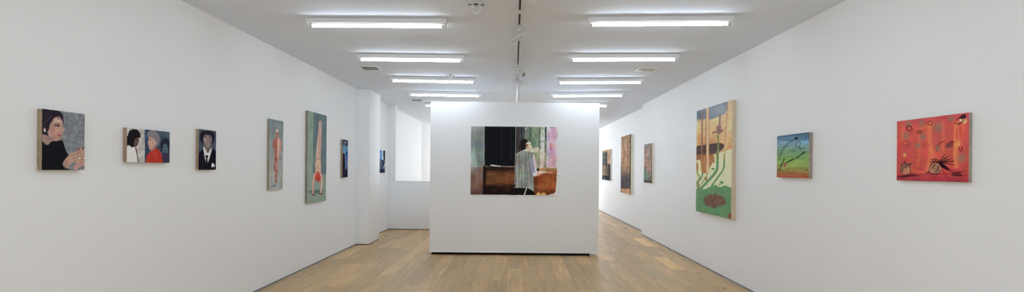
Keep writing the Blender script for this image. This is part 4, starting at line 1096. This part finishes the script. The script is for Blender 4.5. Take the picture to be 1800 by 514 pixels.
def art_green(w, h):
    a = Art(w, h, 330, (57, 73, 450, 345, 42, 452), 300)
    a.vgrad([(50, (70, 92, 112)), (90, (88, 122, 150)), (130, (112, 150, 172)), (165, (108, 142, 150)), (200, (108, 142, 118)), (260, (112, 152, 92)), (330, (132, 158, 86)), (380, (140, 134, 72)), (415, (150, 96, 62)), (455, (158, 74, 54))])
    a.grain(.10, 3, 34); a.hue(.05, 6, 12); a.stroke([(60, 95), (180, 112), (345, 92)], 12, (70, 96, 124), 16, .6); a.stroke([(60, 160), (200, 150), (345, 160)], 8, (140, 172, 182), 12, .5)
    K = (24, 38, 36)
    a.stroke([(72, 300), (92, 230), (140, 150), (190, 112), (238, 98)], 4.5, K, 2, .9); a.ell(234, 94, 12, 11, K, .7, .9, .5); a.stroke([(212, 104), (246, 104)], 4, K, 2); a.stroke([(78, 295), (72, 282), (84, 262)], 4, K, 2, .8)
    a.stroke([(96, 235), (150, 165), (200, 118)], 2, (50, 72, 74), 2, .7); a.stroke([(90, 372), (96, 345), (112, 315), (131, 272)], 8, K, 2, .95, True); a.stroke([(84, 355), (100, 300), (118, 275)], 3, K, 2, .7)
    a.loop(250, 150, 18, 30, 3.5, K, .25); a.stroke([(182, 212), (204, 190), (236, 158)], 3, K, 2, .8); a.stroke([(200, 220), (232, 196)], 4, K, 2, .8); a.stroke([(246, 186), (282, 190), (300, 178), (318, 152), (342, 150)], 3.5, K, 2, .9); a.stroke([(258, 165), (280, 192)], 3, K, 2, .8)
    for p in ([(128, 330), (150, 312), (172, 304)], [(160, 302), (180, 300), (206, 286)], [(186, 292), (214, 280)], [(222, 282), (244, 270), (252, 258)], [(248, 268), (270, 252)], [(266, 250), (292, 232), (310, 212)], [(285, 240), (308, 222)]): a.stroke(p, 8, K, 2, .9, True)
    for k in range(20):
        x, y = 66 + 270 * rng.random(), 358 + 50 * rng.random(); a.stroke([(x, y), (x + rng.uniform(6, 16), y + rng.uniform(-8, 5))], 3.5, (44, 46, 36), 2, .8)
    a.stroke([(62, 372), (80, 384), (92, 372)], 4, K, 2, .8); a.ell(130, 336, 13, 17, (160, 84, 66), .8, .8); a.loop(130, 336, 10, 14, 2, (110, 50, 44)); a.stroke([(306, 76), (322, 74), (322, 104), (306, 104)], 4, (44, 58, 68), 3, .8); a.stroke([(340, 60), (342, 110)], 4, (30, 44, 50), 3, .8); a.stroke([(300, 112), (342, 116)], 3, (40, 56, 66), 3, .7)
    a.specks(.02); return a
def art_red(w, h):
    a = Art(w, h, 300, (43, 100, 470, 488, 48, 480), 320)
    a.vgrad([(60, (182, 72, 74)), (200, (194, 80, 72)), (330, (192, 76, 68)), (430, (178, 62, 62)), (480, (146, 48, 62))]); a.hue(.05, 6, 6); a.grain(.06, 8, 8)
    O = (222, 128, 72)
    for p, wd, op in (([(250, 110), (244, 200), (262, 290), (240, 400)], 26, .55), ([(330, 100), (334, 200), (330, 280)], 12, .45), ([(416, 110), (410, 200), (414, 380)], 20, .7), ([(462, 80), (450, 150), (430, 240), (400, 300)], 12, .7), ([(180, 180), (186, 280), (176, 380)], 14, .4), ([(80, 130), (86, 240)], 12, .35), ([(120, 400), (190, 420), (240, 415)], 12, .5), ([(250, 270), (276, 320), (300, 350)], 10, .6), ([(170, 150), (240, 130)], 16, .35)):
        a.stroke(p, wd, O, 22, op)
    a.ell(430, 175, 22, 45, (198, 70, 62), .8, .8)
    a.stroke([(404, 120), (400, 240), (404, 390)], 3, (236, 168, 96), 4, .8); a.stroke([(422, 120), (430, 240)], 3, (236, 176, 110), 4, .7)
    for x, y, r in ((115, 116, 16), (100, 190, 18), (298, 140, 24), (205, 196, 16), (196, 110, 15), (174, 252, 14), (446, 332, 22), (380, 88, 16), (300, 268, 14), (138, 366, 8), (92, 310, 10)): a.ell(x, y, r, r * 1.15, (126, 110, 92), 1.3, .75)
    a.ell(92, 312, 9, 12, (226, 160, 82), 1, .8); a.ell(462, 100, 14, 16, (236, 184, 122), 1, .8); a.ell(425, 245, 12, 12, (232, 160, 80), 1, .7)
    K = (42, 24, 28)
    a.loop(118, 142, 17, 15, 3.5, K, .2); a.loop(122, 150, 18, 16, 2.2, K, .5, .8); a.loop(249, 112, 15, 12, 3.8, K, -.5); a.loop(184, 167, 13, 9, 4, K, -.2); a.loop(100, 235, 28, 13, 2, K, .1, .6); a.loop(104, 238, 22, 16, 1.8, K, .5, .5); a.loop(350, 96, 28, 13, 2, (110, 50, 40), .1, .7); a.loop(160, 310, 50, 14, 1.6, K, .1, .45)
    a.stroke([(206, 250), (222, 246), (232, 236)], 2, K, 2, .6); a.stroke([(294, 262), (310, 238), (340, 224)], 4, K, 2, .85); a.stroke([(288, 272), (296, 290)], 3, K, 2, .7); a.stroke([(428, 262), (432, 278)], 4, K, 2, .9); a.stroke([(446, 262), (448, 276), (438, 290)], 4, K, 2, .9)
    for k in range(12): a.stroke([(344 + 4 * k, 268 - k), (360 + 3 * k, 244 - (k % 3) * 6), (382 + 2 * k, 226)], 2, K, 2, .6)
    a.ell(368, 252, 20, 14, (92, 62, 62), 1.1, .6)
    # top right flourish
    a.poly([(430, 80), (446, 62), (474, 60), (468, 84), (448, 92)], (46, 34, 36), 5, .9, 8); a.stroke([(404, 112), (424, 122), (448, 108), (462, 92)], 5, K, 2, .9); a.stroke([(414, 96), (440, 70), (470, 64)], 4, K, 2, .9); a.ell(438, 96, 8, 9, (232, 196, 150), .8, .9); a.stroke([(456, 106), (474, 94)], 4, (236, 196, 140), 3, .9)
    # left mound
    a.ell(97, 398, 34, 34, (182, 128, 98), .5, .95); a.ell(92, 398, 20, 22, (158, 104, 82), .9, .8)
    for r in (16, 24, 34): a.loop(97, 402, r, r * .95, 3.5, K, 0, .9, 2.6, 5.6)
    for p in ([(64, 392), (78, 366), (92, 360)], [(98, 362), (122, 376), (132, 404), (128, 424)], [(92, 350), (100, 372)], [(118, 372), (140, 362)], [(78, 384), (70, 408), (84, 428)], [(112, 376), (122, 366), (134, 374)]): a.stroke(p, 5, K, 2, .9, True)
    a.stroke([(44, 446), (90, 444), (140, 434), (160, 437)], 9, (40, 22, 32), 4, .9, True); a.stroke([(50, 456), (110, 448), (180, 440)], 5, (60, 30, 40), 4, .7)
    # right mound
    a.ell(284, 394, 40, 36, (176, 126, 98), .5, .95); a.ell(288, 392, 22, 24, (142, 94, 78), .9, .8)
    for p in ([(244, 402), (256, 368), (282, 354), (312, 358)], [(246, 420), (270, 432), (310, 426), (318, 400)], [(262, 400), (270, 376), (292, 366)], [(280, 420), (304, 404), (304, 376)], [(226, 420), (242, 424), (250, 404)], [(248, 356), (276, 350), (310, 366)], [(254, 338), (286, 342), (306, 362)], [(276, 330), (300, 340), (320, 370)]): a.stroke(p, 5.5, K, 2, .95, True)
    for q in ((372, 316), (388, 334), (404, 356), (410, 376), (402, 346), (378, 408), (392, 420), (352, 330), (346, 306)): a.stroke([(304, 362), ((304 + q[0]) / 2, (358 + q[1]) / 2 - 4), q], 5, K, 2, .9, True)
    a.poly([(308, 352), (330, 366), (352, 380), (380, 410), (352, 402), (324, 388), (310, 372)], (34, 20, 24), 5, .95)
    a.stroke([(320, 384), (344, 430), (366, 462)], 3, (84, 34, 36), 2, .8); a.stroke([(300, 430), (276, 460)], 2.5, (84, 34, 36), 2, .7); a.stroke([(380, 406), (430, 414), (480, 408)], 3, K, 2, .7); a.stroke([(386, 420), (420, 424), (448, 420)], 8, K, 3, .95, True); a.stroke([(392, 434), (446, 438)], 9, K, 3, .95, True); a.stroke([(160, 436), (250, 430), (380, 428), (480, 436)], 4, (92, 32, 46), 6, .6)
    a.specks(.02); return a

# left wall
wall_painting('left', XL, 0.031, (74.8, 192.2, 299.2, 149, 200.3, 299), 'painting of a dark-haired woman in profile holding up her hands, grey background', art_woman, M['linen'])
wall_painting('left', XL, 0.031, (223.9, 224.9, 285.7, 298.3, 232.1, 286.4), 'wide painting of a dark-haired man in white facing a grey-haired woman in red', art_couple, M['linen'])
wall_painting('left', XL, 0.026, (349.8, 227.6, 298.7, 379.9, 230.3, 299), 'small portrait of a tousle-haired man in dark suit and tie', art_suit, M['linen'])
wall_painting('left', XL, 0.022, (473.7, 209.1, 334.4, 498, 213.6, 333), 'narrow tall painting of a reddish running figure on grey', art_runner, M['linen_green'])
wall_painting('left', XL, 0.030, (541.3, 194.5, 357.8, 574.3, 204, 353), 'large tall painting of a figure doing a handstand on grey-green', art_handstand, M['linen_green'])
wall_painting('left', XL, 0.034, (602.8, 245.8, 312, 611.7, 246.8, 312), 'small narrow blue and black painting just in front of the white pier', art_blue_tall, M['linen'])
wall_painting('left', XL, 0.020, (667.3, 264, 304.4, 676.8, 265, 304), 'small blue abstract painting on the wall behind the white pier', art_blue_small, M['linen_dark'])
# right wall
wall_painting('right', XR2, 0.040, (1058.8, 265.2, 316.6, 1073.2, 262.2, 317.5), 'grey-brown painting farthest along the right wall, beside the partition edge', art_grey_forest, M['white_edge'])
wall_painting('right', XR2, 0.052, (1091.9, 240.3, 339.2, 1109.2, 237, 342), 'tall brown painting with an orange bottom strip on the recessed right wall', art_brown_tall, M['cream_edge'])
wall_painting('right', XR, 0.036, (1132.2, 254, 321, 1146.2, 252.4, 322), 'small pinkish grey painting at the corner of the right wall', art_pink_grey, M['cream_edge'])
wall_painting('right', XR, 0.052, (1224.8, 194.2, 373.5, 1286.8, 177.8, 384), 'tall landscape painting with tree trunks, yellow-green grass and a shaggy brown mound', art_landscape, M['wood_edge'])
wall_painting('right', XR, 0.034, (1366, 239.2, 312.5, 1422, 233.2, 313), 'small square blue, green and orange painting with black brush marks', art_green, M['linen_grey'])
wall_painting('right', XR, 0.020, (1577, 213.2, 317.7, 1703, 198.6, 320.5), 'wide red painting with black loops and spiky brush marks', art_red, M['linen_grey'])

# large picture on the partition
ca, cb = at_y(827, 222, PWY - .02), at_y(982.6, 222.3, PWY - .02); cc, cd = at_y(826, 343, PWY - .02), at_y(981.4, 344.2, PWY - .02)
x0, x1 = (ca.x + cc.x) / 2, (cb.x + cd.x) / 2; z1, z0 = (ca.z + cb.z) / 2, (cc.z + cd.z) / 2
cw, ch_ = x1 - x0, z1 - z0
big = thing('painting', ((x0 + x1) / 2, PWY, (z0 + z1) / 2), 'large painting of a grey-coated figure at a window, on the partition wall', 'painting')
MB().box(-cw / 2, cw / 2, -0.0225, 0, -ch_ / 2, ch_ / 2, 0.002).build('canvas_edge', M['white_edge'], big)
art = art_window(cw, ch_); art.desat(.86); art.img = art.img * 1.03 - 7
paint_sheet('painted_face', art, cw - .006, ch_ - .006, M['gloss'], big, lambda x, z, o: (x, -(0.0242 + o), z), 0.008, 5)
print('big painting', cw, ch_)

# ------------------------------------------------------------------ world and colour management
w = bpy.data.worlds.new('world'); scene.world = w; w.use_nodes = True
w.node_tree.nodes['Background'].inputs['Color'].default_value = (0.8, 0.85, 0.9, 1)
w.node_tree.nodes['Background'].inputs['Strength'].default_value = 0.6
scene.view_settings.view_transform = 'Standard'; scene.view_settings.look = 'None'
scene.view_settings.gamma = 1.0; scene.view_settings.use_curve_mapping = False
scene.view_settings.exposure = 0.63
scene.cycles.max_bounces = 12; scene.cycles.diffuse_bounces = 8; scene.cycles.glossy_bounces = 4
scene.cycles.use_denoising = True
scene.cycles.filter_width = 1.15
scene.cycles.sample_clamp_indirect = 6.0
